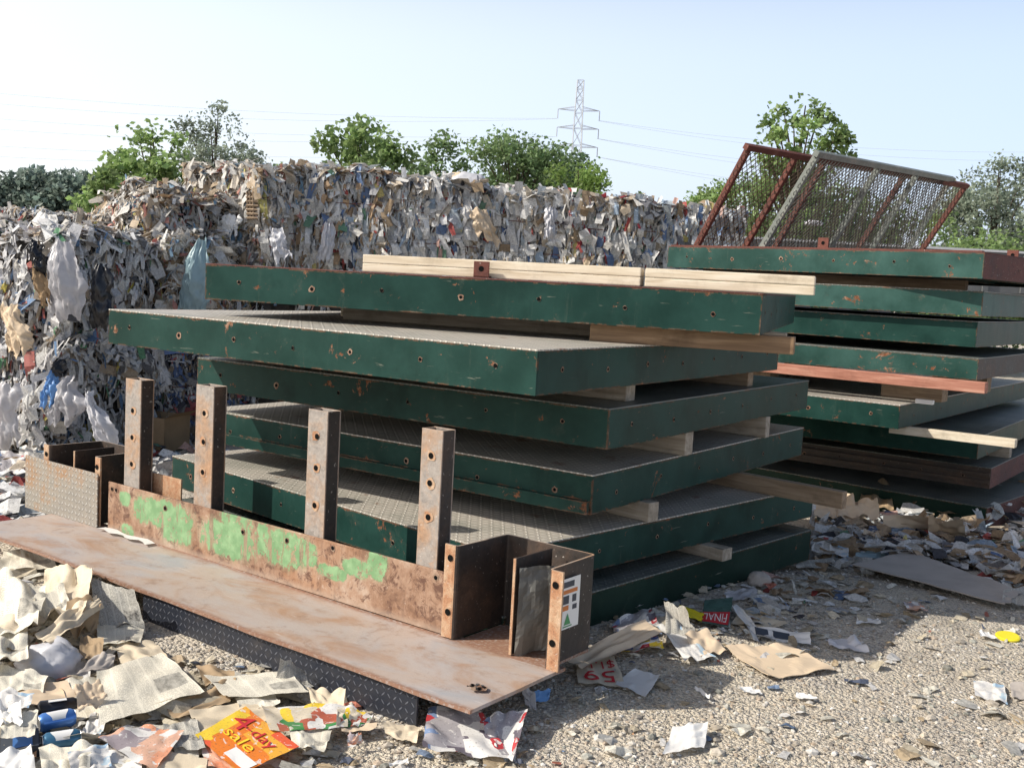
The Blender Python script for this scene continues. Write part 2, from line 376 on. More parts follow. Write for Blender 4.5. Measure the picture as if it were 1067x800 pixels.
M['card'] = m_flat('cardboard', (.36, .25, .15), .85, .2, .35, 5)
M['card_grey'] = m_flat('cardboard_weathered', (.44, .395, .355), .85, .2, .3, 4)
M['tanpaper'] = m_flat('tan_paper', (.68, .54, .39), .8, .2, .22, 6)
M['white'] = m_flat('white_paper', (.82, .81, .79), .6, .3, .12, 6, transl=.1)
M['white_bag'] = m_flat('white_plastic', (.74, .74, .78), .35, .5, .1, 5, transl=.25)
M['grey_bag'] = m_flat('translucent_film', (.66, .65, .68), .28, .6, .3, 9, transl=.4, bump=.5)
M['blue_bag'] = m_flat('pale_blue_plastic', (.33, .47, .52), .35, .5, .3, 6, transl=.25)
M['black_bag'] = m_flat('black_plastic', (.012, .013, .018), .3, .5, .2, 6)
M['grey_sheet'] = m_flat('grey_plastic', (.19, .185, .165), .42, .5, .25, 9)
M['blue_wrap'] = m_flat('blue_plastic', (.13, .30, .62), .4, .5, .2, 6)
RED, ORG, YEL, WHT, BLU, GRN, BLK, PNK, CRM = (.55, .04, .04), (.80, .22, .03), (.85, .60, .05), (.75, .73, .7), (.06, .14, .42), (.06, .26, .08), (.04, .04, .05), (.7, .25, .3), (.66, .58, .45)
M['fl_orange'] = m_flyer('flyer_orange', [(0, ORG), (.35, (.85, .42, .05)), (.6, YEL), (.8, (.78, .12, .05))], (2, 2, 1), 3.0)
M['fl_salmon'] = m_flyer('flyer_salmon', [(0, (.70, .42, .30)), (.3, WHT), (.5, (.75, .34, .2)), (.8, (.35, .3, .32))], (3, 3, 1), 5.3)
M['fl_grocery'] = m_flyer('flyer_grocery', [(0, CRM), (.25, (.45, .12, .07)), (.5, GRN), (.62, WHT), (.8, YEL)], (4, 2, 1), 1.2)
M['fl_red'] = m_flyer('flyer_red', [(0, (.38, .36, .38)), (.25, WHT), (.42, (.16, .14, .17)), (.58, WHT), (.72, (.48, .05, .06)), (.88, (.2, .28, .45))], (4, 5, 1), 7.7)
M['fl_mixed'] = m_flyer('flyer_mixed', [(0, WHT), (.3, BLU), (.45, CRM), (.65, RED), (.8, YEL)], (5, 4, 1), 2.4)
M['fl_blue'] = m_flyer('flyer_blue', [(0, WHT), (.45, (.35, .5, .65)), (.7, WHT), (.85, (.5, .62, .7))], (4, 4, 1), 9.1)
M['ink_red'] = m_flat('ink_red', (.55, .03, .04), .5, .4, .1)
M['ink_yellow'] = m_flat('ink_yellow', (.85, .62, .04), .5, .4, .1)
M['ink_white'] = m_flat('ink_white', (.8, .79, .77), .5, .4, .08)
M['ink_dark'] = m_flat('ink_dark', (.05, .06, .08), .5, .4, .1)
M['ink_orange'] = m_flat('ink_orange', (.62, .2, .05), .5, .4, .1)
M['mag_green'] = m_flat('magazine_cover', (.07, .15, .13), .4, .5, .6, 40)
M['ink_green'] = m_flat('ink_green', (.08, .30, .12), .5, .4, .1)
M['can_blue'] = m_flat('can_blue', (.10, .26, .66), .25, .6, .15, 9, .4)
M['can_navy'] = m_flat('can_navy', (.06, .18, .30), .25, .6, .2, 9, .4)
M['aluminium'] = m_flat('aluminium', (.7, .7, .7), .3, .6, .1, 9, .9)
M['dark_plastic'] = m_flat('dark_plastic', (.02, .02, .025), .35, .5, .1)
M['yellow_plastic'] = m_flat('yellow_plastic', (.80, .68, .03), .4, .5, .1)

# ------------------------------------------------------------------ setting: ground, sky, light, camera
def make_ground():
    xs = [-900, -300, -100, -50, -25, -15, -10] + [-8 + .125 * i for i in range(129)] + [10, 15, 25, 50, 100, 300, 900]
    ys = [-60, -20, -8, -3, 0] + [1 + .125 * i for i in range(113)] + [17, 20, 25, 30, 45, 80, 150, 300, 700, 1600]
    mb = MB(); nx = len(xs)
    vs = [(x, y, gz(x, y)) for y in ys for x in xs]
    fs = [[j * nx + i, j * nx + i + 1, (j + 1) * nx + i + 1, (j + 1) * nx + i] for j in range(len(ys) - 1) for i in range(nx - 1)]
    mb.add(vs, fs); o = mb.build('ground', M['ground'], smooth_=True); tag(o, kind='structure')
make_ground()

def make_pebbles():
    rn = random.Random(4); mb = MB()
    bm = bmesh.new(); bmesh.ops.create_icosphere(bm, subdivisions=1, radius=1); bm.verts.index_update()
    V = [v.co.copy() for v in bm.verts]; Fc = [[v.index for v in f.verts] for f in bm.faces]; bm.free()
    pal = [(.75, .73, .70), (.16, .17, .15), (.36, .37, .33), (.42, .36, .29), (.50, .45, .38), (.32, .28, .23), (.62, .58, .52), (.44, .34, .25), (.2, .18, .16), (.55, .47, .36)]
    k = 0
    while k < 19000:
        px = rn.uniform(-20, 1090); py = 560 + 250 * rn.random() ** 1.1
        p = G(px, py)
        if rn.random() > .95 and p.y > 6: continue
        r = .0035 + .009 * rn.random() ** 2.8
        if rn.random() < .012: r = rn.uniform(.014, .026)
        p.z = gz(p.x, p.y) + r * .15
        sc = Vector((rn.uniform(.7, 1.3), rn.uniform(.7, 1.3), rn.uniform(.45, .9))) * r
        a = rn.uniform(0, 6.3); ca, sa = math.cos(a), math.sin(a)
        vs = []
        for v in V:
            q = Vector((v.x * sc.x, v.y * sc.y, v.z * sc.z)) * rn.uniform(.82, 1.1)
            vs.append((p.x + q.x * ca - q.y * sa, p.y + q.x * sa + q.y * ca, p.z + q.z))
        c = rn.choice(pal); j = rn.uniform(.85, 1.3)
        mb.add(vs, Fc, 0, tuple(x * j for x in c)); k += 1
    h = NM('pebble'); a = h.n('Attribute', {'attribute_name': 'Col'}).outputs['Color']
    n = h.noise(h.n('TexCoord').outputs['Object'], 90, 3, .6)
    mat = h.done(h.mix(.4, a, h.ramp(n, [(.35, (.08, .07, .06)), (.65, (.5, .46, .4))])), .9, None, spec=.2)
    tag(mb.build('gravel', mat), kind='stuff', label='loose grey and tan gravel stones scattered over the yard', cat='gravel')
make_pebbles()

def make_sky():
    w = bpy.data.worlds.new('World'); bpy.context.scene.world = w; w.use_nodes = True
    nt = w.node_tree; bg = nt.nodes['Background']
    sk = nt.nodes.new('ShaderNodeTexSky'); sk.sky_type = 'NISHITA'; sk.sun_disc = False
    to = -SUN_S.normalized()
    sk.sun_elevation = math.asin(to.z); sk.sun_rotation = math.atan2(to.x, to.y)
    sk.air_density = 1.0; sk.dust_density = 3.0; sk.ozone_density = 1.0; sk.altitude = 100
    # bright summer haze low over the horizon, whiter towards the sun
    N_ = nt.nodes.new; L_ = nt.links.new
    tc = N_('ShaderNodeTexCoord'); sp = N_('ShaderNodeSeparateXYZ'); L_(tc.outputs['Generated'], sp.inputs[0])
    mr = N_('ShaderNodeMapRange'); mr.interpolation_type = 'SMOOTHSTEP'; L_(sp.outputs[2], mr.inputs[0])
    mr.inputs[1].default_value = .19; mr.inputs[2].default_value = .46; mr.inputs[3].default_value = 1.0; mr.inputs[4].default_value = .03
    dt = N_('ShaderNodeVectorMath'); dt.operation = 'DOT_PRODUCT'; L_(tc.outputs['Generated'], dt.inputs[0]); h_ = Vector((to.x, to.y, 0)).normalized(); dt.inputs[1].default_value = h_
    m2_ = N_('ShaderNodeMapRange'); L_(dt.outputs['Value'], m2_.inputs[0]); m2_.inputs[1].default_value = -.65; m2_.inputs[2].default_value = .30
    mx = N_('ShaderNodeMix'); mx.data_type = 'RGBA'; L_(m2_.outputs[0], mx.inputs[0]); mx.inputs[6].default_value = (4.3, 4.95, 6.5, 1); mx.inputs[7].default_value = (7.2, 7.3, 7.6, 1)
    ml = N_('ShaderNodeMix'); ml.data_type = 'RGBA'; ml.blend_type = 'MULTIPLY'; ml.inputs[0].default_value = 1; L_(mx.outputs[2], ml.inputs[6]); L_(mr.outputs[0], ml.inputs[7])
    ad = N_('ShaderNodeMix'); ad.data_type = 'RGBA'; ad.blend_type = 'ADD'; ad.inputs[0].default_value = 1; L_(sk.outputs[0], ad.inputs[6]); L_(ml.outputs[2], ad.inputs[7])
    L_(ad.outputs[2], bg.inputs[0]); bg.inputs[1].default_value = .105
    l = bpy.data.lights.new('sun', 'SUN'); l.energy = 5.0; l.angle = rad(.5); l.color = (1, .94, .83)
    lo = bpy.data.objects.new('sun', l); C.objects.link(lo); lo.location = (-12, -3, 12)
    lo.rotation_euler = SUN_S.normalized().to_track_quat('-Z', 'Y').to_euler()
make_sky()

def make_camera():
    cd = bpy.data.cameras.new('camera'); co = bpy.data.objects.new('camera', cd); C.objects.link(co)
    cd.sensor_fit = 'HORIZONTAL'; cd.sensor_width = 36; cd.lens = 36 * F_PX / 1067.0
    cd.clip_start = .05; cd.clip_end = 4000
    m = Matrix((RT, UP, -FW)).transposed().to_4x4(); m.translation = O; co.matrix_world = m
    bpy.context.scene.camera = co
make_camera()
sc = bpy.context.scene
sc.view_settings.view_transform = 'Standard'; sc.view_settings.look = 'None'; sc.view_settings.exposure = 0

# ------------------------------------------------------------------ steel decks
class Deck: pass
def make_deck(fr, yaw, L, W, H, label, mats, group, style='plain', holes=True, seed=0, right_mat=None, nholes=6, tread=True):
    """fr = near top corner (world); local x runs along the front edge to the right, y to the back"""
    d = Deck(); yaw = rad(yaw); d.yaw = yaw; d.L, d.W, d.H = L, W, H
    d.X = Vector((math.cos(yaw), -math.sin(yaw), 0)); d.Y = Vector((math.sin(yaw), math.cos(yaw), 0))
    c = Vector(fr) - d.X * L / 2 + d.Y * W / 2; c.z = fr[2] - H
    d.c = c; d.top = fr[2]; d.bot = c.z
    t = empty('steel_deck', c, -yaw); tag(t, label, 'steel deck', group); d.o = t
    rn = random.Random(seed + 11); mb = MB(); T = .008; fl = .07
    # perimeter channel: web plates and bottom flanges (front, back, left, right), with cross beams inside
    mb.box((0, -W / 2 + T / 2, H / 2 - .004), (L, T, H - .008), 0, bev=.002)
    mb.box((0, W / 2 - T / 2, H / 2 - .004), (L, T, H - .008), 0, bev=.002)
    for s in (-1, 1):
        mb.box((s * (L / 2 - T / 2), 0, H / 2 - .004), (T, W - 2 * T - .001, H - .008), 3 if (right_mat and s == 1) else 0, bev=.002)
    mb.box((0, -W / 2 + T + fl / 2 + .001, .004), (L - 2 * T - .004, fl, .007), 0); mb.box((0, W / 2 - T - fl / 2 - .001, .004), (L - 2 * T - .004, fl, .007), 0)
    for k in range(1, 6):
        x = -L / 2 + L * k / 6; mb.box((x, 0, H / 2 + .002), (.012, W - 2 * T - .006, H - .03), 0)
    if style == 'angle':
        mb.box((0, -W / 2 - .016, .035), (L - .02, .030, .065), 0, bev=.003)
    if style == 'double':
        mb.box((0, -W / 2 - .010, H * .30), (L - .01, .018, .03), 0, bev=.002); mb.box((0, -W / 2 - .010, H * .66), (L - .01, .018, .03), 0, bev=.002)
    if holes:
        for k in range(nholes):
            x = -L / 2 + L * (k + .5) / nholes + rn.uniform(-.04, .04); z = H * rn.uniform(.42, .58)
            r = rn.uniform(.008, .0105)
            mb.disc((x, -W / 2 - .0016, z), (0, -1, 0), r * rn.choice((1.15, 1.25, 1.4, 1.9)), 2, 11, .2, rn); mb.disc((x, -W / 2 - .003, z), (0, -1, 0), r, 1)
            y = -W / 2 + W * (k + .5) / nholes
            mb.disc((L / 2 + .0016, y, z), (1, 0, 0), r * 1.3, 2, 11, .2, rn); mb.disc((L / 2 + .003, y, z), (1, 0, 0), r * .8, 1)
    ms = [mats[0], M['hole'], M['hole_ring']] + ([right_mat] if right_mat else [])
    mb.build('frame', ms, t)
    tb = MB(); tb.box((0, 0, H - .0035), (L + .003, W + .003, .007), 0, bev=.0015)
    tb.build('tread_plate', mats[1], t)
    if style == 'rail':
        rb = MB()
        for s in (-1, 1): rb.box((0, s * (W / 2 - .03), H + .006), (L - .05, .05, .010), 0)
        rb.build('edge_strip', M['red_steel'], t)
    return d
def fr_at(px, py, Y): return P(px, py, Y)

GM = 'green steel decks in the near stack'; GR = 'green steel decks in the far stack'
Z0 = .13
m1 = make_deck((1.181, 5.207, 1.555 + Z0), 17.4, 3.09, 2.93, .203, 'dark green steel deck topmost in the near stack with pale boards on it', (M['green'], M['red_primer']), GM, nholes=7, seed=1)
m2 = make_deck((.102, 4.582, 1.264 + Z0), 33.6, 2.93, 2.93, .199, 'green steel deck second from the top of the near stack, jutting out to the left', (M['green'], M['deck_top']), GM, seed=2, nholes=7)
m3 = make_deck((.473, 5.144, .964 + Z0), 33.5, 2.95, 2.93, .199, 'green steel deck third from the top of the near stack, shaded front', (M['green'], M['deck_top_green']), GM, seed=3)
m4 = make_deck((.42, 5.211, .626 + Z0), 34.8, 2.93, 2.92, .199, 'green steel deck fourth from the top with an angle iron ledge along its front', (M['green'], M['deck_top']), GM, 'angle', seed=4)
m5 = make_deck((-.02, 4.80, .322 + Z0), 43.5, 2.93, 2.93, .196, 'green steel deck second from the bottom of the near stack with sunlit tread top', (M['green'], M['deck_top']), GM, seed=5)
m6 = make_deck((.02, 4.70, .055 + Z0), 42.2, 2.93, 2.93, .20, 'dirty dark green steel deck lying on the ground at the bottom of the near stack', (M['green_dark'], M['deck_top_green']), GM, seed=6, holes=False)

r1 = make_deck(fr_at(1026.3, 262.7, 8.3), 45, 3.0, 2.93, .203, 'weathered green steel deck on top of the far stack with a rust red end', (M['green_worn'], M['red_primer']), GR, 'rail', seed=7, right_mat=M['red_primer'])
r2 = make_deck(fr_at(1025, 303.4, 8.5), 36, 2.93, 2.93, .199, 'green steel deck second from the top of the far stack with pale worn edge', (M['green_worn'], M['deck_top_green']), GR, seed=8, holes=False)
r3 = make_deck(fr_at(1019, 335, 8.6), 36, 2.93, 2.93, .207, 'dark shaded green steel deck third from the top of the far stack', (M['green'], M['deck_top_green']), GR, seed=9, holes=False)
r4 = make_deck(fr_at(1020, 373.5, 8.45), 36, 2.93, 2.93, .172, 'green steel deck fourth from the top of the far stack with a brown end', (M['green_worn'], M['deck_top_green']), GR, seed=10, holes=False, right_mat=M['rust_dark'])
r5 = make_deck(fr_at(938, 422, 8.45), 36.7, 2.93, 4.6, .192, 'bright green steel deck jutting forward in the middle of the far stack', (M['green'], M['deck_top']), GR, seed=11)
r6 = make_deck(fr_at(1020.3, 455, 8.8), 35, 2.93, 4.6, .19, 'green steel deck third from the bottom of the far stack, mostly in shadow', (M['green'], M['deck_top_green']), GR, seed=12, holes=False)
r7 = make_deck(fr_at(1033, 487.5, 9.0), 36, 2.93, 2.93, .18, 'dark rusty steel deck second from the bottom of the far stack with bolt rows', (M['rust_dark'], M['deck_top_green']), GR, 'double', seed=13, right_mat=M['red_primer'], nholes=8)
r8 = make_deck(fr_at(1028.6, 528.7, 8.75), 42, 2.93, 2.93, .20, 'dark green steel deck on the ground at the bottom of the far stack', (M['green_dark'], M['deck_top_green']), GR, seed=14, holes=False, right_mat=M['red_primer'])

# ------------------------------------------------------------------ timbers between the decks
def timber(a, b, w, hgt, label, mat, cat='timber', name='timber', group=None, roll=0.0):
    """a, b: end points of the bottom centre line"""
    a = Vector(a); b = Vector(b); d = b - a
    o = MB(); L = d.length
    o.box((0, 0, hgt / 2), (L, w, hgt), 0, bev=.005)
    ob = o.build(name, mat); ob.location = (a + b) / 2
    ob.rotation_euler = (0, -math.atan2(d.z, d.xy.length), math.atan2(d.y, d.x))
    return tag(ob, label, cat, group)
def bearer(lower, upper, px, py, over, length, w, label, mat):
    """bearer lying on a deck along its front direction; its end sticks out 'over' past the right edge at the pixel given"""
    pl = lower.c + lower.X * (lower.L / 2 + over)
    e = on_plane(px, py, pl, lower.X); e.z = lower.top + .001
    hg = upper.bot - lower.top - .002
    return timber(e - lower.X * length, e, w, hg, label, mat, group='timber bearers between the near decks')
bearer(m2, m1, 0, 0, 0, 0, 0, '', None) if False else None
def free_timber(p0, p1, w, z0, z1, label, mat, group=None):
    a = Vector(p0); b = Vector(p1); a.z = b.z = z0
    return timber(a, b, w, z1 - z0, label, mat, group=group)

GB = 'timber bearers between the near decks'
# between the top two decks: a squared beam along the narrow deck and a short piece behind it
F1 = m1.c - m1.Y * (m1.W / 2)
a0 = F1 + m1.X * (m1.L / 2 + .16) + m1.Y * .13; free_timber(a0 - m1.X * 1.02, a0, .10, m2.top + .001, m1.bot - .001, 'squared brown timber under the right end of the top deck', M['wood_brown'], GB)
a0 = F1 + m1.X * (m1.L / 2 + .09) + m1.Y * .62; free_timber(a0 - m1.X * 2.6, a0, .09, m2.top + .001, m1.bot - .001, 'long timber behind the squared brown one under the top deck', M['wood_grey'], GB)
a0 = F1 - m1.X * (m1.L / 2 - .72) + m1.Y * .95; free_timber(a0 - m1.X * .32, a0, .09, m2.top + .001, m1.bot - .001, 'pale timber block under the left end of the top deck', M['wood_new'], GB)
bearer(m3, m2, 657, 412, -.10, 2.7, .10, 'grey timber bearer under the near right corner of the jutting deck', M['wood_grey'])
bearer(m3, m2, 782, 398, -.06, 2.7, .09, 'brown timber bearer under the far right corner of the jutting deck', M['wood_old'])
bearer(m4, m3, 718, 465, .03, 2.88, .10, 'pinkish brown squared timber end between the third and fourth decks', M['wood_grey'])
bearer(m4, m3, 800, 446, .04, 2.80, .07, 'narrow pale timber end behind it between the third and fourth decks', M['wood_grey'])
bearer(m5, m4, 681, 534, .02, 2.6, .09, 'worn timber end between the fourth and fifth decks near the front', M['wood_grey'])
bearer(m5, m4, 882, 497, .46, 3.1, .06, 'long weathered plank sticking far out between the fourth and fifth decks', M['wood_old'])
bearer(m6, m5, 758, 577, .09, 2.6, .10, 'cracked square timber end sticking out above the lowest near deck', M['wood_grey'])
# pale boards on the top deck
def boards(x0, x1, y, n, label, seed):
    rn = random.Random(seed); t = []
    z = m1.top + .002
    for k in range(n):
        a = m1.c + m1.X * x0 + m1.Y * y; b = m1.c + m1.X * x1 + m1.Y * y
        a.z = b.z = z + k * .047
        t.append(timber(a, b, .10, .045, label[k], M['wood_new'], 'board', 'board', 'pale boards on the near stack'))
def lx(px, py):
    p = on_plane(px, py, m1.c - m1.Y * (m1.W / 2 - .1), m1.Y); return (p - m1.c).dot(m1.X)
xa, xb, xc = lx(381, 276), lx(671, 290), lx(849, 300)
boards(xa, xb - .01, -m1.W / 2 + .11, 2, ['long pale board lying directly on the green top deck, left run', 'long pale board stacked second, left run on the top deck'], 3)
boards(xb + .01, xc, -m1.W / 2 + .12, 2, ['pale board overhanging the right end of the top deck, lower one', 'pale board overhanging the right end of the top deck, upper one'], 4)
def bracket(p, yaw, label, sz=.085, mat=None):
    mb = MB(); mb.box((0, 0, sz / 2), (sz, .010, sz), 0, bev=.002); mb.box((0, .025, .005), (sz, .06, .010), 0, bev=.001)
    mb.disc((0, -.0065, sz * .55), (0, -1, 0), sz * .17, 1)
    o = mb.build('steel_bracket', [mat or M['red_steel'], M['hole']]); o.location = p; o.rotation_euler = (0, 0, -yaw); tag(o, label, 'bracket')
q = m1.c + m1.X * lx(507, 280) - m1.Y * (m1.W / 2 - .02); q.z = m1.top + .001
bracket(q, m1.yaw, 'small rusty steel lug with a round hole standing between the pale boards')
for (px, py, off, lb) in ((858, 252, .1, 'rusty red lug on the top far deck below the mesh panels'), (1056, 259, 1.6, 'bright rusty orange lug at the right end of the top far deck')):
    q = on_plane(px, py, r1.c - r1.Y * (r1.W / 2 - off), r1.Y); q.z = r1.top + .001
    bracket(q, r1.yaw, lb, .10)

# timbers of the far stack
GF = 'timber bearers between the far decks'
def far_t(lower, upper, px, py, over, length, w, label, mat, hg=None):
    pl = lower.c + lower.X * (lower.L / 2 + over); e = on_plane(px, py, pl, lower.X); e.z = lower.top + .001
    return timber(e - lower.X * length, e, w, hg or (upper.bot - lower.top - .002), label, mat, group=GF)
q = P(1028, 404, 8.30); q.z = r4.bot - .088
for k_, y_ in enumerate((.35, 1.9)):
    for x_ in (-.6, .9):
        b_ = r4.c + r4.X * x_ - r4.Y * (r4.W / 2 - y_); b_.z = r5.top + .001
        timber(b_ - r4.X * .25, b_ + r4.X * .25, .18, r4.bot - r5.top - .092 if k_ == 0 else r4.bot - r5.top - .004, 'dark shaded timber block between the jutting deck and the deck above', M['wood_old'], 'timber block', 'timber_block', 'dark blocks on the jutting deck')
timber(q - r4.X * 2.35, q, .10, .086, 'reddish plank lying on the jutting deck of the far stack', M['wood_red'], group=GF)
q2 = P(974, 407, 8.62); q2.z = r5.top + .001
timber(q2 - r4.X * .14, q2, .05, .035, 'small white painted wood offcut beside the reddish plank', M['ink_white'], 'wood offcut', 'wood_offcut')
far_t(r6, r5, 1061, 440, .36, .95, .09, 'pale new timber sticking out under the jutting far deck', M['wood_new'])
far_t(r7, r6, 1053, 472, -.02, 2.2, .10, 'grey timber end low in the far stack', M['wood_grey'])
for (lo_, up_, lbs) in ((r2, r1, ('hidden front bearer under the top far deck', 'rear bearer under the top far deck')),):
    for k, y in enumerate((-.9,)):
        a = lo_.c + lo_.Y * y; a.z = lo_.top + .001
        timber(a - lo_.X * 1.2, a + lo_.X * 1.2, .09, up_.bot - lo_.top - .002, 'dark shaded timber bearer under the weathered top far deck', M['wood_old'], group=GF)

# ------------------------------------------------------------------ rusty platform end with four posts
def make_platform():
    yaw = rad(37.0); A = Vector((-.086, 3.715, .15))
    wv_ = Vector((math.sin(yaw), math.cos(yaw), 0)); uv_ = Vector((-math.cos(yaw), math.sin(yaw), 0)); blobs = []
    for (px, py, rx, rz) in ((160, 533, .17, .075), (184, 546, .13, .10), (238, 562, .20, .085), (246, 552, .12, .10), (292, 570, .17, .085), (322, 578, .05, .05), (371, 592, .08, .04), (393, 590, .06, .06), (345, 596, .1, .03), (130, 520, .05, .04), (133, 552, .06, .03)):
        p = on_plane(px, py, A + wv_ * .55, wv_); blobs.append((-(p - A).dot(uv_), p.z, rx, rz))
    M['kick'] = m_kick(blobs)
    t = empty('steel_platform_end', (A.x, A.y, 0.0), -yaw)
    tag(t, 'rusty steel platform end with four drilled posts and patches of light green paint', 'steel platform')
    zp = A.z          # local: x = -u (right positive), y = w, z up ; origin below the right front corner
    mb = MB()
    # base plate, slightly wavy
    nx, ny = 44, 8; L, Wd = 3.66, .60; vs = []; fs = []
    def wv(x, y): return .006 * mnoise.noise(Vector((x * 2.2, y * 3, .3))) + .004 * math.sin(x * 1.7)
    for kz in (0, 1):
        for j in range(ny + 1):
            for i in range(nx + 1):
                x = -L * i / nx; y = Wd * j / ny
                if j == 0: y += .006 * mnoise.noise(Vector((x * 3, 2, 1)))
                vs.append((x, y, zp + wv(x, y) - (.014 if kz else 0)))
    N_ = (nx + 1) * (ny + 1)
    for j in range(ny):
        for i in range(nx):
            a = j * (nx + 1) + i; fs.append([a, a + nx + 1, a + nx + 2, a + 1]); b = a + N_; fs.append([b, b + 1, b + nx + 2, b + nx + 1])
    for i in range(nx):
        fs.append([i, i + 1, i + 1 + N_, i + N_]); a = ny * (nx + 1) + i; fs.append([a, a + N_, a + 1 + N_, a + 1])
    for j in range(ny):
        a = j * (nx + 1); fs.append([a, a + N_, a + nx + 1 + N_, a + nx + 1]); b = a + nx; fs.append([b, b + nx + 1, b + nx + 1 + N_, b + N_])
    mb.add(vs, fs)
    rn = random.Random(9); mb.disc((-.10, .17, zp + .010), (0, 0, 1), .035, 1, 14, .25, rn)
    for k in range(14):
        mb.disc((-.10 + rn.uniform(-.035, .035), .17 + rn.uniform(-.025, .025), zp + .0125), (0, 0, 1), rn.uniform(.005, .010), 2 if k % 2 else 3, 7, .3, rn)
    mb.build('base_plate', [M['rust_plate'], M['hole_ring'], M['hole'], M['aluminium']], t)
    # floor of the right bracket
    fb = MB(); fb.box((-.295, .735, zp - .010), (.46, .265, .012), 0); fb.build('bracket_floor', M['rust_plate'], t)
    # kick plate
    kb = MB(); kb.box((-1.855, .556, zp + .136), (2.57, .012, .272), 0, bev=.003)
    for (x, z) in ((-3.10, .235), (-3.06, .235), (-2.60, .21), (-1.95, .2), (-1.30, .245), (-.66, .24), (-1.62, .22)):
        kb.disc((x, .548, zp + z), (0, -1, 0), .016, 2, 10, .25, rn); kb.disc((x, .5465, zp + z), (0, -1, 0), .010, 1)
    kb.build('kick_plate', [M['kick'], M['hole'], M['hole_ring']], t)
    # black checker skirt
    sb = MB(); sb.box((-1.145, .030, zp - .092), (1.74, .010, .156), 0, bev=.002); sb.build('tread_skirt', M['black_tread'], t)
    # posts
    for (u, top, wdt, hs) in ((2.94, .875, .145, (.70, .55, .40)), (2.305, .905, .145, (.76, .61, .45)), (1.45, .875, .132, (.75, .60, .42)), (.733, .875, .12, (.76, .64, .49))):
        pb = MB(); dp = .085; y0 = .565
        th = .008
        pb.box((-u, y0 + th / 2, zp + top / 2), (wdt, th, top), 0, bev=.002); pb.box((-u, y0 + dp - th / 2, zp + top / 2), (wdt, th, top), 0, bev=.002)
        for s in (-1, 1): pb.box((-u + s * (wdt / 2 - th / 2), y0 + dp / 2, zp + top / 2 - .001), (th, dp - 2 * th - .001, top - .002), 2 if s > 0 else 0)  # right wall in dark rust: its shade is put into the colour
        for z in hs:
            pb.disc((-u + rn.uniform(-.01, .01), y0 - .002, zp + z), (0, -1, 0), .025, 3, 12, .2, rn); pb.disc((-u, y0 - .0035, zp + z), (0, -1, 0), .014, 1)
        p = pb.build('post', [M['rust_post'], M['hole'], M['rust_dark'], M['rust_flange']], t)
    # hat-profile end brackets: flange, web, back, web, flange
    def hat(u0, u1, hgt, mats, fl=.07, depth=.33, y0=.545):
        """u0 right side, u1 left side (distance to the left of the right front corner)"""
        hb = MB(); th = .010
        pts = [(-u1 - fl, y0), (-u1, y0), (-u1 + .01, y0 + depth), (-u0 - .01, y0 + depth), (-u0, y0), (-u0 + fl, y0)]
        # round the folds
        out = []
        for i, p in enumerate(pts):
            if 0 < i < len(pts) - 1:
                p = Vector(p); a = (Vector(pts[i - 1]) - p).normalized(); b = (Vector(pts[i + 1]) - p).normalized(); r = .018
                for k in range(5):
                    s = k / 4; q = p + a * r * (1 - s) ** 2 + b * r * s ** 2; out.append(q)
            else: out.append(Vector(p))
        n = len(out); vs = []; nr = []
        for i in range(n):
            tg = (out[min(i + 1, n - 1)] - out[max(i - 1, 0)]).normalized(); nr.append(Vector((tg.y, -tg.x)))
        for z in (zp + .002, zp + hgt):
            for s in (0, 1):
                for i in range(n): q = out[i] + nr[i] * (th * (s - .5)); vs.append((q.x, q.y, z))
        fs = []; mi = []
        def idx(z, s, i): return (z * 2 + s) * n + i
        for i in range(n - 1):
            fs += [[idx(0, 1, i), idx(0, 1, i + 1), idx(1, 1, i + 1), idx(1, 1, i)], [idx(0, 0, i + 1), idx(0, 0, i), idx(1, 0, i), idx(1, 0, i + 1)], [idx(1, 0, i), idx(1, 1, i), idx(1, 1, i + 1), idx(1, 0, i + 1)]]
            k = 1 if (i < 2 or i >= n - 3) else 0; mi += [k, k, 2]
        fs += [[idx(0, 0, 0), idx(0, 1, 0), idx(1, 1, 0), idx(1, 0, 0)], [idx(0, 1, n - 1), idx(0, 0, n - 1), idx(1, 0, n - 1), idx(1, 1, n - 1)]]; mi += [1, 1]
        b0 = len(hb.m); hb.add(vs, fs); hb.m[b0:] = mi
        for x in (-u1 - fl * .5, -u0 + fl * .5):
            for z in (hgt * .86, hgt * .28): hb.disc((x, y0 - th / 2 - .003, zp + z), (0, -1, 0), .015, 3, 12)
        return hb.build('end_bracket', mats, t)
    hm = [M['rust_dark'], M['rust_flange'], M['rust_post'], M['hole']]  # webs and stiffeners in dark rust, their shade painted in; flanges bright
    hr = hat(.055, .535, .405, hm, .065, .335, .535)
    sf = MB(); sf.box((-.245, .685, zp + .205), (.010, .255, .405), 0, bev=.002); sf.box((-.245, .554, zp + .205), (.012, .006, .402), 1); sf.build('stiffener', [M['rust_dark'], M['rust_flange']], hr)
    # sticker on the outer face of the right bracket
    st = MB(); x = -.055 + .012
    st.box((x + .0015, .660, zp + .245), (.002, .150, .210), 0)
    for (yc, zc, yw_, zh, mi) in ((.64, .325, .10, .024, 1), (.655, .295, .12, .016, 2), (.625, .262, .062, .034, 1), (.625, .228, .062, .02, 2), (.695, .262, .028, .03, 1), (.70, .225, .03, .02, 1)):
        st.box((x + .003, yc, zp + zc), (.0016, yw_, zh), mi)
    a = x + .004; st.add([(a, .628, zp + .158), (a, .676, zp + .158), (a, .652, zp + .205)], [[0, 1, 2]], 3)
    st.add([(a, .622, zp + .148), (a, .686, zp + .148), (a, .686, zp + .153), (a, .622, zp + .153)], [[0, 1, 2, 3]], 3)
    so = st.build('sticker', [M['ink_white'], M['ink_dark'], M['ink_orange'], M['ink_green']], hr)
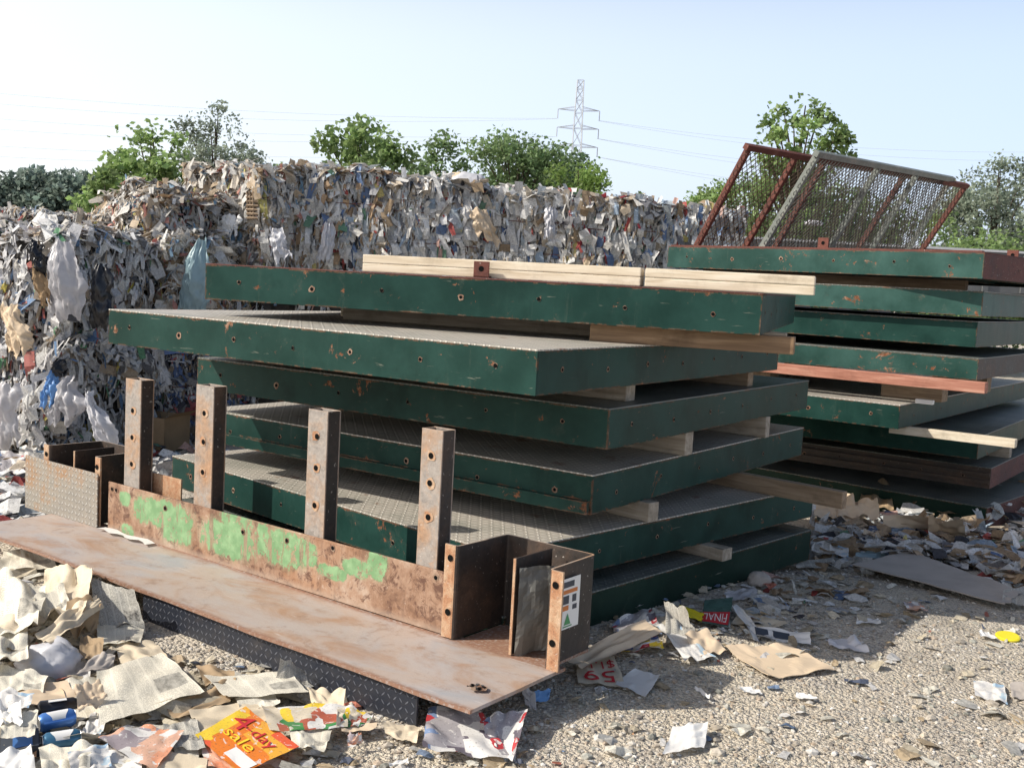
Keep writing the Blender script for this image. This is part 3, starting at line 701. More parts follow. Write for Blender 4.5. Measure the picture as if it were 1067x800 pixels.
    so['label'] = 'white warning sticker with orange bands and a green triangle'
    hl = hat(3.255, 3.735, .40, hm, .06, .335, .535)
    sf = MB(); sf.box((-3.50, .685, zp + .2), (.010, .255, .395), 0, bev=.002); sf.box((-3.50, .554, zp + .2), (.012, .006, .392), 1); sf.build('stiffener', [M['rust_dark'], M['rust_flange']], hl)
    db = MB(); db.box((-3.575, .512, zp + .150), (.78, .008, .325), 0, bev=.002); db.build('tread_panel', M['rust_tread'], t)['label'] = 'rusty grey checker plate standing at the left end'
    tb = MB(); tb.box((-2.77, .665, zp + .175), (.30, .010, .35), 0, bev=.002); tb.build('small_plate', M['rust_flange'], t)
    return t, A, yaw
plat, PA, PYAW = make_platform()
def plat_pt(u, w, z): # world position of a point on the platform
    return Vector((PA.x - u * math.cos(PYAW) + w * math.sin(PYAW), PA.y + u * math.sin(PYAW) + w * math.cos(PYAW), z))

# ------------------------------------------------------------------ paper scraps: shared generators
PAL = [((.84, .83, .81), 52), ((.70, .67, .62), 16), ((.56, .48, .38), 11), ((.38, .28, .18), 6), ((.50, .51, .53), 7), ((.24, .24, .26), 4), ((.07, .07, .08), 4),
       ((.16, .24, .42), 5), ((.36, .46, .58), 4), ((.45, .10, .09), 3), ((.62, .40, .34), 3), ((.16, .30, .20), 2), ((.66, .56, .22), 1), ((.58, .64, .68), 8)]
PALC = [c for c, w in PAL for _ in range(w)]
def palcol(rn, pal=PALC):
    c = rn.choice(pal); j = rn.uniform(.72, 1.12); return tuple(min(.85, x * j) for x in c)
def flap(mb, p, d, c, n, l, w, out, rn, col):
    """one bent strip: d along, c across, n outward"""
    ph = rn.uniform(-.6, .9); hang = rn.uniform(-.4, .9) * out; fold = rn.uniform(-.45, .45) * w; amp = out * rn.uniform(.2, 1.)
    tw = rn.uniform(-.6, .6); vs = []; cs = []
    for j in range(4):
        a = j / 3 - .5
        off = amp * math.sin(PI * (j / 3) + ph) + hang * (.5 - a) * .6
        wj = w * (.75 + .5 * rn.random()) * (1 - .35 * abs(a))
        ct = c * math.cos(tw * a) + n * math.sin(tw * a)
        b = p + d * (a * l) + n * off
        for k in (-.5, 0, .5):
            vs.append(b + ct * (k * wj) + n * (fold * (.5 - abs(k)) * (1 if j % 2 else -.6)))
            q = rn.uniform(.9, 1.08); cs.append(tuple(x * q for x in col))
    mb.add(vs, [[j * 3 + k, j * 3 + k + 1, j * 3 + k + 4, j * 3 + k + 3] for j in range(3) for k in (0, 1)], 0, cs)

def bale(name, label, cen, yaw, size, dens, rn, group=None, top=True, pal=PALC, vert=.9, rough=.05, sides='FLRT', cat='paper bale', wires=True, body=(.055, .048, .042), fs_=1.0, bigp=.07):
    """baled paper: a lumpy block whose faces are thick with bent strips; cen = bottom centre"""
    W, D, Hh = size; t = MB(); yaw = rad(yaw)
    # lumpy core, coloured dark to paint in the shade between the strips
    bm = bmesh.new(); bmesh.ops.create_cube(bm, size=1); bmesh.ops.subdivide_edges(bm, edges=bm.edges[:], cuts=7, use_grid_fill=True); bm.verts.index_update()
    off = Vector((rn.uniform(0, 90), rn.uniform(0, 90), 0))
    vs = []
    def rnd_pt(q):
        k = mnoise.noise_vector(q * 3.0 + off) * rough * 1.2 + mnoise.noise_vector(q * 8.0 + off) * rough * .5
        return q + k
    for v in bm.verts:
        q = Vector((v.co.x * (W - .05), v.co.y * (D - .05), (v.co.z + .5) * (Hh - .03)))
        vs.append(rnd_pt(q))
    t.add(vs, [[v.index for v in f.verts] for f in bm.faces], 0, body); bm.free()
    Xv, Yv, Zv = Vector((1, 0, 0)), Vector((0, 1, 0)), Vector((0, 0, 1))
    faces = {'F': (Vector((-W / 2, -D / 2, 0)), Xv, W, Zv, Hh, -Yv), 'L': (Vector((-W / 2, D / 2, 0)), -Yv, D, Zv, Hh, -Xv), 'R': (Vector((W / 2, -D / 2, 0)), Yv, D, Zv, Hh, Xv), 'T': (Vector((-W / 2, -D / 2, Hh)), Xv, W, Yv, D, Zv)}
    for s in sides:
        o, ax, sw, az, sh, n = faces[s]; cnt = int(dens * sw * sh)
        for _ in range(cnt):
            p = rnd_pt(o + ax * rn.uniform(-.02, sw + .02) + az * rn.uniform(0, sh))
            big = rn.random() < bigp
            l = rn.uniform(.06, .20) * fs_ * (1.9 if big else 1); w = rn.uniform(.010, .040) * fs_ * (3.0 if big else 1)
            if s == 'T':
                a = rn.uniform(0, 6.28); out = rn.uniform(.02, .11); l *= 1.25; n2 = (n + Vector((rn.uniform(-.7, .7), rn.uniform(-.7, .7), 0))).normalized()
                d = (ax * math.cos(a) + az * math.sin(a)); d = (d - n2 * d.dot(n2)).normalized(); c = n2.cross(d); flap(t, p, d, c, n2, l, w * 1.5, out, rn, palcol(rn, pal))
            else:
                a = rn.gauss(0, .24) if rn.random() < vert else rn.uniform(-1.6, 1.6)
                n2 = (n + ax * rn.gauss(0, .45) + az * rn.gauss(.1, .3)).normalized()
                d = az * math.cos(a) + ax * math.sin(a); d = (d - n2 * d.dot(n2)).normalized(); c = n2.cross(d)
                flap(t, p, d, c, n2, l, w, rn.uniform(.01, .07) * (1.4 if big else 1), rn, palcol(rn, pal))
    o = t.build(name, M['paper']); o.location = cen; o.rotation_euler = (0, 0, -yaw)
    tag(o, label, cat, group)
    if wires:
        for k in range(3):
            wb = MB(); z = Hh * (.22 + .28 * k); r = .004; e = .028
            x0, x1, y0, y1 = -W / 2 - e, W / 2 + e, -D / 2 - e, D / 2 + e
            wb.tube([(x0, y0, z), (0, y0 - .01, z + rn.uniform(-.02, .02)), (x1, y0, z), (x1, 0, z), (x1, y1, z), (0, y1, z), (x0, y1, z), (x0, 0, z), (x0, y0, z)], r, 4)
            wb.build('baling_wire', M['red_steel'], o)
    return o

# ------------------------------------------------------------------ bale wall at the back
def wall_bales():
    rn = random.Random(21); GW = 'bales of waste paper in the back wall'
    a = P(310, 190, 12.35); b = P(778, 225, 12.75); a.z = b.z = 0
    d = (b - a).normalized(); yawd = -math.degrees(math.atan2(d.y, d.x)); nback = Vector((-d.y, d.x, 0))
    n = 5; wdt = (b - a).length / n
    names = ['first', 'second', 'third', 'fourth', 'fifth']
    look = ['mottled brown and white', 'grey and white streaked', 'pale bundle-topped', 'white and tan streaked', 'blue-grey streaked']
    tint = [[((.45, .31, .19), 16), ((.78, .74, .68), 14)], [((.84, .84, .84), 30), ((.50, .52, .56), 8)], [((.82, .80, .77), 30), ((.55, .48, .38), 12)], [((.80, .79, .77), 24), ((.58, .46, .32), 14), ((.5, .08, .1), 4)], [((.62, .68, .74), 16), ((.20, .30, .50), 12), ((.80, .80, .80), 14)]]
    for i in range(n):
        c = a + d * (wdt * (i + .5)) + nback * (.6 + rn.uniform(-.05, .08))
        hgt = 1.32 + rn.uniform(-.04, .04)
        ztop = [2.74, 2.70, 2.66, 2.62, 2.58][i]
        bale('paper_bale', '%s bale, %s in the upper row of the back wall' % (look[i], names[i]), (c.x, c.y, ztop - hgt), yawd + rn.uniform(-3, 3), (wdt - .07, 1.2, hgt), 1300, rn, GW, rough=.09, bigp=.20, pal=PALC + [c_ for c_, w_ in tint[i] for _ in range(w_)])
    # lower row carrying it
    for i in range(n):
        c = a + d * (wdt * (i + .5)) + nback * .62
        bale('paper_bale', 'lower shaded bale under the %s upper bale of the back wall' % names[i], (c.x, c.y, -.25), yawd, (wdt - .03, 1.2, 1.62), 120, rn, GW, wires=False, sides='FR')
wall_bales()

def left_bales():
    rn = random.Random(33)
    bright = [((.76, .74, .70), 34), ((.70, .63, .54), 18), ((.56, .44, .31), 12), ((.40, .28, .17), 5), ((.55, .56, .58), 10), ((.62, .30, .25), 4), ((.25, .40, .55), 4), ((.15, .15, .16), 4), ((.6, .55, .2), 2)]
    bp = [c for c, w in bright for _ in range(w)]
    dk = [c for c, w in [((.55, .56, .58), 20), ((.40, .40, .40), 16), ((.72, .72, .72), 10), ((.16, .24, .45), 12), ((.10, .10, .12), 12), ((.36, .28, .20), 10), ((.45, .12, .12), 3)] for _ in range(w)]
    # sunlit bale at the left end of the wall
    c = P(272, 240, 12.75)
    bale('paper_bale', 'sunlit cream bale at the left end of the back wall holding a basket', (c.x, c.y, 1.42), 33, (1.3, 1.15, 1.30), 1200, rn, pal=bp, rough=.10, vert=.75, bigp=.14)
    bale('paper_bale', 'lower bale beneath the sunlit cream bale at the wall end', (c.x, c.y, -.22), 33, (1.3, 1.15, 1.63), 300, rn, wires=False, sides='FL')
    # middle column: heap over a dark blue-grey bale
    c = P(180, 420, 11.9)
    bale('paper_bale', 'dark bale of blue and grey paper on the ground left of the near stack', (c.x, c.y, -.22), 30, (1.35, 1.2, 1.25), 1600, rn, rough=.06, vert=.5, pal=dk)
    c2 = P(178, 260, 11.9)
    bale('paper_bale', 'burst bale of layered flattened cartons with a pale blue bag hanging from it', (c2.x, c2.y, 1.02), 28, (1.25, 1.2, .86), 1700, rn, rough=.16, vert=.12, pal=bp, wires=False)
    c2 = P(182, 215, 12.2)
    bale('loose_paper_heap', 'bright loose paper heap spilling over the burst bale', (c2.x, c2.y, 1.80), 35, (1.05, 1.15, .55), 1500, rn, rough=.20, vert=.2, pal=bp, wires=False, cat='paper heap')
    c2 = P(128, 255, 12.6)
    bale('loose_paper_heap', 'slope of pale loose paper left of the burst bale', (c2.x, c2.y, -.2), 20, (.75, 1.1, 2.15), 1400, rn, rough=.18, vert=.3, pal=bp, wires=False, cat='paper heap')
    # broken bales at the far left
    plast = [((.76, .75, .76), 34), ((.83, .83, .82), 34), ((.50, .47, .43), 14), ((.40, .32, .24), 8), ((.16, .16, .17), 7), ((.18, .30, .50), 4), ((.16, .36, .2), 2), ((.5, .16, .14), 2), ((.68, .58, .15), 1)]
    pp = [c for c, w in plast for _ in range(w)]
    c = P(62, 430, 10.7)
    bale('paper_bale', 'broken lower bale of crumpled film and paper at the left edge', (c.x, c.y, -.22), 22, (1.3, 1.2, 1.02), 1100, rn, pal=pp, rough=.16, vert=.6, wires=False, fs_=1.25)
    bale('paper_bale', 'broken upper bale of film and paper at the left edge with bags hanging off', (c.x - .05, c.y + .05, .78), 18, (1.28, 1.15, 1.03), 1100, rn, pal=pp, rough=.17, vert=.7, wires=False, fs_=1.25)
    c = P(-60, 430, 10.9)
    bale('paper_bale', 'tall broken bale of waste partly outside the left edge', (c.x, c.y, -.22), 12, (1.2, 1.2, 2.0), 500, rn, pal=pp, rough=.16, wires=False)
    # far row at the left
    GFAR = 'bales in the far row at the left'
    for i, (px, lb) in enumerate(((16, 'far bale at the very left behind the broken bales'), (80, 'far bale with white sheets behind the broken bales'), (132, 'far bale beside the pale loose paper slope'))):
        c = P(px, 240, 17.2 + .3 * i)
        bale('paper_bale', lb, (c.x, c.y + .6, .95), 8, (1.02, 1.1, 1.36), 700, rn, GFAR, rough=.08, wires=False)
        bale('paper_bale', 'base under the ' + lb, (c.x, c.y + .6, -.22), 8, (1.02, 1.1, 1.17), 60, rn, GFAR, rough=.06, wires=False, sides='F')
left_bales()

# ------------------------------------------------------------------ hanging bags and sheets
def drape(name, label, cat, top, bottom, w0, w1, mat, depth, rn, folds=5, bulge=.08, face=None):
    """hanging bag: gathered at the top, puffed out below. top/bottom: pixel of upper and lower end, depth of the hanging plane"""
    A = P(*top, depth); B = P(*bottom, depth - .03); nx, ny = 26, 22; mb = MB(); vs = []
    n = Vector(face or (-.35, -.93, 0)).normalized(); s = n.cross(Vector((0, 0, 1))).normalized() * -1
    ph = rn.uniform(0, 6)
    skew = rn.uniform(-.25, .25); f2 = rn.uniform(.6, 1.5); s1, s2 = rn.uniform(.75, 1.2), rn.uniform(.75, 1.2)
    for j in range(ny + 1):
        t = j / ny; c = A.lerp(B, t); w = w0 + (w1 - w0) * math.sin(min(1, t * 1.15) * PI / 2) ** .9
        eL = s1 * (1 + .55 * mnoise.noise(Vector((t * 2.6, ph, 0))) + .22 * mnoise.noise(Vector((t * 8, ph, 5))))
        eR = s2 * (1 + .55 * mnoise.noise(Vector((t * 2.6, ph, 9))) + .22 * mnoise.noise(Vector((t * 8, ph, 14))))
        for i in range(nx + 1):
            a = i / nx - .5; b = a * (eL if a < 0 else eR); g = a + .16 * mnoise.noise(Vector((a * 2, t * 2.5, ph)))
            cr = abs(math.sin(g * folds * 3.14 * (1 + .35 * f2 * (t - .4)) + ph)) ** .7
            off = bulge * math.cos(a * PI) * math.sin(PI * min(1, t * .8 + .12)) * 1.1 + .045 * cr * (.5 + .6 * mnoise.noise(Vector((a * 3, t * 3, ph + 4))) ) + .035 * mnoise.noise(Vector((a * 5, t * 6, ph))) + .022 * abs(mnoise.noise(Vector((a * 11, t * 9, ph)))) + .02 * mnoise.noise(Vector((a * 23, t * 21, ph)))
            dz = (.16 * mnoise.noise(Vector((a * 4, ph, 3))) + .05 * mnoise.noise(Vector((a * 14, ph, 3)))) * t ** 2 + .06 * mnoise.noise(Vector((a * 5, ph, 33))) * (1 - t)
            vs.append(c + s * (b * w + skew * w1 * t * t) + n * off + Vector((0, 0, dz)))
    mb.add(vs, [[j * (nx + 1) + i, j * (nx + 1) + i + 1, (j + 1) * (nx + 1) + i + 1, (j + 1) * (nx + 1) + i] for j in range(ny) for i in range(nx)])
    o = mb.build(name, mat, smooth_=True); return tag(o, label, cat)
rn = random.Random(77)
drape('plastic_bag', 'large translucent white bag hanging on the broken upper bale', 'plastic bag', (68, 250), (76, 332), .20, .46, M['grey_bag'], 9.75, rn, 6, .12)
drape('plastic_bag', 'shiny black bag hanging beside the translucent white bag', 'plastic bag', (108, 276), (107, 342), .14, .30, M['black_bag'], 9.85, rn, 4, .10)
drape('plastic_bag', 'small black bag scrap on top of the broken upper bale', 'plastic bag', (40, 252), (45, 282), .14, .17, M['black_bag'], 9.75, rn, 3, .08)
drape('plastic_bag', 'pale blue bag hanging down beside the top green deck', 'plastic bag', (212, 249), (200, 326), .12, .44, M['blue_bag'], 11.0, rn, 7, .12)
drape('plastic_bag', 'blue wrapper sticking out of the broken lower bale', 'plastic bag', (62, 385), (50, 420), .12, .22, M['blue_wrap'], 9.75, rn, 4, .06)
drape('plastic_sheet', 'beige plastic sheet bunched below the blue wrapper', 'plastic sheet', (75, 392), (72, 440), .18, .36, M['grey_bag'], 9.7, rn, 5, .1)
drape('plastic_sheet', 'long white sheet trailing down at the foot of the broken bale', 'plastic sheet', (96, 408), (114, 464), .10, .20, M['white_bag'], 9.6, rn, 4, .07)
drape('plastic_bag', 'dark bag above the long trailing sheet', 'plastic bag', (66, 374), (65, 392), .14, .16, M['black_bag'], 9.75, rn, 3, .08)
drape('plastic_sheet', 'white film sagging at the left edge low on the broken bales', 'plastic sheet', (10, 400), (12, 462), .24, .30, M['grey_bag'], 9.7, rn, 5, .1)
drape('cardboard_flap', 'beige flattened carton stuck in the broken upper bale at the left edge', 'cardboard', (14, 318), (20, 366), .22, .24, M['tanpaper'], 9.7, rn, 1, .05)
drape('cardboard_flap', 'brown torn carton left of the translucent white bag', 'cardboard', (40, 272), (47, 318), .12, .14, M['card'], 9.75, rn, 1, .04)
drape('plastic_sheet', 'white sheet hanging on the far bale behind the broken bales', 'plastic sheet', (50, 222), (48, 252), .40, .5, M['white'], 16.9, rn, 3, .08)
drape('plastic_sheet', 'pink-white cloth hanging on the sunlit wall-end bale', 'plastic sheet', (244, 225), (242, 250), .22, .28, M['white'], 11.95, rn, 4, .06)
drape('plastic_sheet', 'bright white film bunched at the foot of the sunlit wall-end bale', 'plastic sheet', (290, 238), (289, 268), .20, .26, M['white_bag'], 11.9, rn, 4, .06)
drape('plastic_bag', 'white bag caught low in the back wall left of the pale boards', 'plastic bag', (342, 232), (338, 272), .10, .17, M['white_bag'], 12.15, rn, 3, .05, (.35, -.93, 0))
drape('cardboard_flap', 'pale flattened carton hanging near the middle of the back wall', 'cardboard', (500, 218), (507, 250), .20, .28, M['tanpaper'], 12.35, rn, 1, .06, (.35, -.93, 0))
drape('plastic_bag', 'white bag hanging in the back wall right of the flattened carton', 'plastic bag', (573, 216), (570, 250), .14, .2, M['white_bag'], 12.45, rn, 4, .06, (.35, -.93, 0))

def lump(name, label, cat, c, r, mat, seed, fold=.18):
    bm = bmesh.new(); bmesh.ops.create_icosphere(bm, subdivisions=4, radius=1); bm.verts.index_update(); o = Vector((seed, seed * 2.3, 0)); vs = []
    for v in bm.verts:
        k = 1 + fold * mnoise.noise(v.co * 1.8 + o) + fold * .8 * (abs(mnoise.noise(v.co * 4 + o)) - .2) + fold * .3 * mnoise.noise(v.co * 11 + o)
        vs.append((v.co.x * r[0] * k, v.co.y * r[1] * k, max(-r[2] * .55, v.co.z * r[2] * k)))
    mb = MB(); mb.add(vs, [[v.index for v in f.verts] for f in bm.faces]); bm.free()
    ob = mb.build(name, mat, smooth_=True); ob.location = c; return tag(ob, label, cat)
lump('plastic_bundle', 'white plastic bundle lying on top of the back wall', 'plastic bundle', P(488, 193, 12.75), (.24, .2, .14), M['white_bag'], 3)
lump('cardboard_scrap', 'tan crumpled carton beside the white bundle on the back wall', 'cardboard', P(478, 186, 12.9), (.16, .15, .07), M['tanpaper'], 8)
# wicker basket in the sunlit bale
def basket():
    c = P(263, 214, 11.95); mb = MB()
    for k in range(7): mb.tube([(-.09, 0, -.14 + .045 * k), (-.045, -.03, -.14 + .045 * k), (.045, -.03, -.14 + .045 * k), (.09, 0, -.14 + .045 * k)], .015, 5)
    for k in range(5): mb.tube([(-.085 + .0425 * k, -.02 if 0 < k < 4 else .005, -.16), (-.085 + .0425 * k, -.045 if 0 < k < 4 else .0, .15)], .008, 5)
    mb.box((0, .03, 0), (.17, .06, .29), 0)
    o = mb.build('wicker_basket', M['wood_old']); o.location = c; o.rotation_euler = (0, 0, rad(-30)); tag(o, 'brown woven basket sticking out of the sunlit bale', 'basket')
basket()
# open cardboard box behind the posts
def carton():
    c = G(160, 466, -.19); t = empty('cardboard_box', c, rad(-18)); tag(t, 'open brown cardboard box on the ground behind the leftmost post', 'cardboard box')
    b = MB(); T = .006; W, D, Hh = .55, .42, .34
    b.box((0, -D / 2, Hh / 2), (W, T, Hh)); b.box((0, D / 2, Hh / 2), (W, T, Hh)); b.box((-W / 2, 0, Hh / 2), (T, D - .01, Hh)); b.box((W / 2, 0, Hh / 2), (T, D - .01, Hh)); b.box((0, 0, T), (W - .02, D - .02, T))
    b.build('box_body', M['card'], t)
    for (a, c_, s) in (((W / 2, .0, Hh), .5, 1), ((-W / 2, 0, Hh), -.4, -1)):
        f = MB(); f.add([(a[0], -D / 2, Hh), (a[0], D / 2, Hh), (a[0] + s * .12, D / 2 - .02, Hh + c_ * .12 * s), (a[0] + s * .12, -D / 2 + .02, Hh + c_ * .12 * s)], [[0, 1, 2, 3]]); f.build('flap', M['card'], t)
carton()

# ------------------------------------------------------------------ sheets of paper lying about
class Sheet: pass
def paper(name, label, cat, cor, mat, crumple=.02, seed=0, curl=.02, z=.012, n=(24, 18), group=None, thick=0.0, ground=True):
    """sheet spread between four ground pixels (x, y[, extra height]) ordered top-left, top-right, bottom-right, bottom-left"""
    q = []
    for c in cor:
        hgt = (c[2] if len(c) > 2 else 0) + z + (.022 if c[0] < 400 and c[1] > 670 else 0); p = G(c[0], c[1], hgt)
        if ground: p = G(c[0], c[1], hgt + gz(p.x, p.y))
        q.append(p)
    nx, ny = n; o = Vector((seed * 3.7, seed * 1.9, seed)); pts = []; s = Sheet()
    size = max((q[1] - q[0]).length, (q[3] - q[0]).length)
    rn_ = random.Random(seed); lines = [(rn_.uniform(0, PI), rn_.uniform(.25, .75), rn_.choice((-1, 1)) * rn_.uniform(.4, 1)) for _ in range(3)]
    for j in range(ny + 1):
        for i in range(nx + 1):
            u, v = i / nx, j / ny
            p = q[0].lerp(q[1], u).lerp(q[3].lerp(q[2], u), v)
            e = max(abs(u - .5), abs(v - .5)) * 2
            k = crumple * .62 * (abs(mnoise.noise(Vector((u * 2.6, v * 2.6, 0)) + o)) * 1.5 + .3 * abs(mnoise.noise(Vector((u * 6, v * 6, 4)) + o)) + .05 * mnoise.noise(Vector((u * 15, v * 15, 8)) + o))
            for (an, ps, am) in lines: k += crumple * .55 * am * max(0, .22 - abs((u - .5) * math.cos(an) + (v - .5) * math.sin(an) + .5 - ps)) / .22
            k += curl * max(0, e - .6) * 1.6 * max(0, mnoise.noise(Vector((u * 3, v * 3, 20)) + o) + .25)
            jx = Vector((mnoise.noise(Vector((u * 5, v * 5, 30)) + o), mnoise.noise(Vector((u * 5, v * 5, 40)) + o), 0)) * size * .012
            p = p + jx + Vector((0, 0, max(0, k)))
            if ground: p.z = max(p.z, gz(p.x, p.y) + z * .5 + .3 * abs(k))
            pts.append(p)
    mb = MB(); fs = [[j * (nx + 1) + i, (j + 1) * (nx + 1) + i, (j + 1) * (nx + 1) + i + 1, j * (nx + 1) + i + 1] for j in range(ny) for i in range(nx)]
    uvs = [(i / nx, 1 - j / ny) for j in range(ny + 1) for i in range(nx + 1)]
    mb.add(pts, fs, 0, None, uvs)
    if thick > 0:
        b = [p - Vector((0, 0, thick)) for p in pts]; mb.add(b, [f[::-1] for f in fs], 0, None, uvs)
        ring = [i for i in range(nx + 1)] + [j * (nx + 1) + nx for j in range(1, ny + 1)] + [ny * (nx + 1) + i for i in range(nx - 1, -1, -1)] + [j * (nx + 1) for j in range(ny - 1, 0, -1)]
        m = len(ring); mb.add([pts[i] for i in ring] + [b[i] for i in ring], [[k, (k + 1) % m, m + (k + 1) % m, m + k] for k in range(m)])
    s.o = mb.build(name, mat, smooth_=thick == 0); tag(s.o, label, cat, group)
    s.pts, s.nx, s.ny = pts, nx, ny
    return s
def on_sheet(s, u, v, lift):
    x = min(max(u, 0), .999) * s.nx; y = min(max(v, 0), .999) * s.ny; i, j = int(x), int(y); a, b = x - i, y - j; w = s.nx + 1
    p00, p10, p01, p11 = s.pts[j * w + i], s.pts[j * w + i + 1], s.pts[(j + 1) * w + i], s.pts[(j + 1) * w + i + 1]
    p = p00.lerp(p10, a).lerp(p01.lerp(p11, a), b); n = (p10 - p00).cross(p01 - p00)
    n = n.normalized() if n.length > 1e-9 else Vector((0, 0, 1))
    if n.z < 0: n = -n
    return p + n * lift
def letter(s, text, u0, v0, u1, v1, mat, flip=False, slant=0.0):
    """lettering printed on a sheet: box u0..u1, v0 (top)..v1 (bottom)"""
    cu = bpy.data.curves.new('lettering', 'FONT'); cu.body = text; cu.size = 1; cu.resolution_u = 3
    to = bpy.data.objects.new('lettering', cu); C.objects.link(to); bpy.context.view_layer.update()
    me = to.evaluated_get(bpy.context.evaluated_depsgraph_get()).to_mesh()
    bm = bmesh.new(); bm.from_mesh(me); bmesh.ops.triangulate(bm, faces=bm.faces[:])
    bmesh.ops.subdivide_edges(bm, edges=[e for e in bm.edges if e.calc_length() > .25], cuts=1)
    bm.verts.index_update()
    co = [v.co.copy() for v in bm.verts]; fs = [[v.index for v in f.verts] for f in bm.faces]; bm.free()
    to.to_mesh_clear(); bpy.data.objects.remove(to); bpy.data.curves.remove(cu)
    x0 = min(c.x for c in co); x1 = max(c.x for c in co); y0 = min(c.y for c in co); y1 = max(c.y for c in co)
    vs = []
    for c in co:
        a = (c.x - x0) / (x1 - x0); b = (c.y - y0) / (y1 - y0); a += slant * b
        if flip: a, b = 1 - a, 1 - b
        vs.append(on_sheet(s, u0 + (u1 - u0) * a, v1 + (v0 - v1) * b, .0035))
    mb = MB(); mb.add(vs, fs); return mb.build('lettering', mat, s.o)
def patch(s, u0, v0, u1, v1, mat, name='print_block'):
    n = 6; vs = [on_sheet(s, u0 + (u1 - u0) * i / n, v0 + (v1 - v0) * j / n, .0020) for j in range(n + 1) for i in range(n + 1)]
    mb = MB(); mb.add(vs, [[j * (n + 1) + i, (j + 1) * (n + 1) + i, (j + 1) * (n + 1) + i + 1, j * (n + 1) + i + 1] for j in range(n) for i in range(n)]); return mb.build(name, mat, s.o)

# --- lower left heap
paper('newspaper', 'large cream newspaper spread flat in the lower left foreground', 'newspaper', [(100, 702), (168, 680), (213, 722), (104, 758)], M['news'], .018, 1, .02, z=.036)
paper('newspaper', 'cream newspaper strip lying below the black checker skirt', 'newspaper', [(212, 706), (300, 700, .02), (322, 722), (238, 728)], M['news'], .014, 2, .02, z=.034)
paper('paper_sheet', 'tan folded paper between the two cream newspapers', 'paper', [(170, 738), (236, 712), (240, 732), (186, 752)], M['kraft'], .025, 3)
paper('newspaper', 'grey newspaper corner standing up against the black checker skirt', 'newspaper', [(292, 690, .10), (318, 700, .03), (322, 722), (286, 716)], M['news_grey'], .02, 4)
s4 = paper('sale_flyer', 'orange and yellow sale flyer in the lower left foreground', 'flyer', [(256, 736), (312, 778), (250, 806), (203, 766)], M['fl_orange'], .008, 5, .005, z=.034)
letter(s4, '4-day', .50, .24, .98, .50, M['ink_red']) if False else None
paper('paper_sheet', 'pink edged page under the orange sale flyer', 'paper', [(206, 762), (226, 772), (262, 806), (214, 800)], M['fl_salmon'], .01, 6, .01, z=.006)
paper('advert_flyer', 'salmon coloured advertising flyer left of the orange sale flyer', 'flyer', [(102, 770), (150, 756), (192, 764), (160, 806)], M['fl_salmon'], .012, 7, .02, z=.034)
paper('advert_flyer', 'grocery flyer with green and red print right of the orange flyer', 'flyer', [(272, 738, .02), (362, 735, .03), (362, 758), (282, 764)], M['fl_grocery'], .015, 8, .03, z=.03)
paper('paper_sheet', 'cream curled paper below the black checker skirt on the right', 'paper', [(318, 722, .03), (360, 722, .05), (357, 748), (330, 742)], M['news_tan'], .03, 9, .05)
paper('paper_sheet', 'white glossy page between the cans and the cream newspaper', 'paper', [(96, 742), (112, 752), (104, 768), (86, 764)], M['fl_blue'], .02, 10)
# crumpled sheets and bags, upper left of the foreground
paper('newspaper', 'big crumpled cream newspaper at the left edge below the base plate', 'newspaper', [(-14, 604, .06), (48, 618, .12), (40, 662, .12), (-22, 672, .05)], M['news'], .07, 11, .06)
paper('paper_bag', 'crumpled tan paper bag in the middle of the left heap', 'paper bag', [(48, 600, .06), (98, 596, .16), (90, 640, .15), (34, 660, .06)], M['news_tan'], .08, 12, .08)
paper('newspaper', 'folded newspaper leaning under the base plate beside the skirt', 'newspaper', [(92, 602, .18), (140, 618, .17), (152, 660, .01), (104, 654, .05)], M['news_grey'], .03, 13, .05)
paper('paper_bag', 'brown open paper bag below the folded newspaper', 'paper bag', [(70, 628, .16), (106, 632, .15), (100, 664, .03), (62, 668, .06)], M['kraft'], .06, 14, .06)
paper('paper_sheet', 'pale sheet over gravel at the left edge under the plate', 'paper', [(4, 576, .03), (46, 574, .05), (60, 590, .03), (-4, 600, .02)], M['news'], .03, 15, .03)
paper('newspaper', 'crumpled newspaper below the big cream one at the left edge', 'newspaper', [(-20, 640, .08), (30, 648, .10), (26, 682, .05), (-20, 694, .02)], M['news_tan'], .05, 16, .05)
paper('cardboard_piece', 'flat brown card below the white bag', 'cardboard', [(-10, 716), (70, 712, .02), (84, 732), (-4, 742)], M['tanpaper'], .02, 17, .02)
paper('cardboard_piece', 'brown carton lid beside the white bag', 'cardboard', [(84, 664, .07), (108, 668, .09), (106, 688, .02), (82, 690, .02)], M['kraft'], .02, 18, .02)
paper('cardboard_piece', 'small beige tray right of the white bag', 'cardboard', [(98, 684, .04), (120, 683, .05), (118, 698), (78, 706)], M['card_grey'], .015, 19, .04)
paper('paper_bag', 'small crushed tan bag beside the blue can', 'paper bag', [(76, 716, .08), (104, 711, .09), (112, 734, .02), (82, 746, .02)], M['tanpaper'], .04, 20, .03)
paper('newspaper', 'pale yellowish page at the bottom left corner', 'newspaper', [(40, 780, .03), (96, 776, .05), (92, 812), (44, 812)], M['news'], .03, 22, .03)
paper('paper_sheet', 'white page with pink print at the bottom left edge', 'paper', [(-14, 790), (32, 778, .02), (38, 806), (-8, 812)], M['white'], .02, 23, .03)
paper('paper_sheet', 'white crumpled paper at the left edge above the carton', 'paper', [(-10, 742, .04), (20, 736, .08), (24, 756, .05), (-8, 762, .03)], M['white'], .05, 24, .03)
lump('plastic_bag', 'round white plastic bag in the left heap', 'plastic bag', G(53, 694, .05), (.125, .11, .10), M['white_bag'], 5, .22)
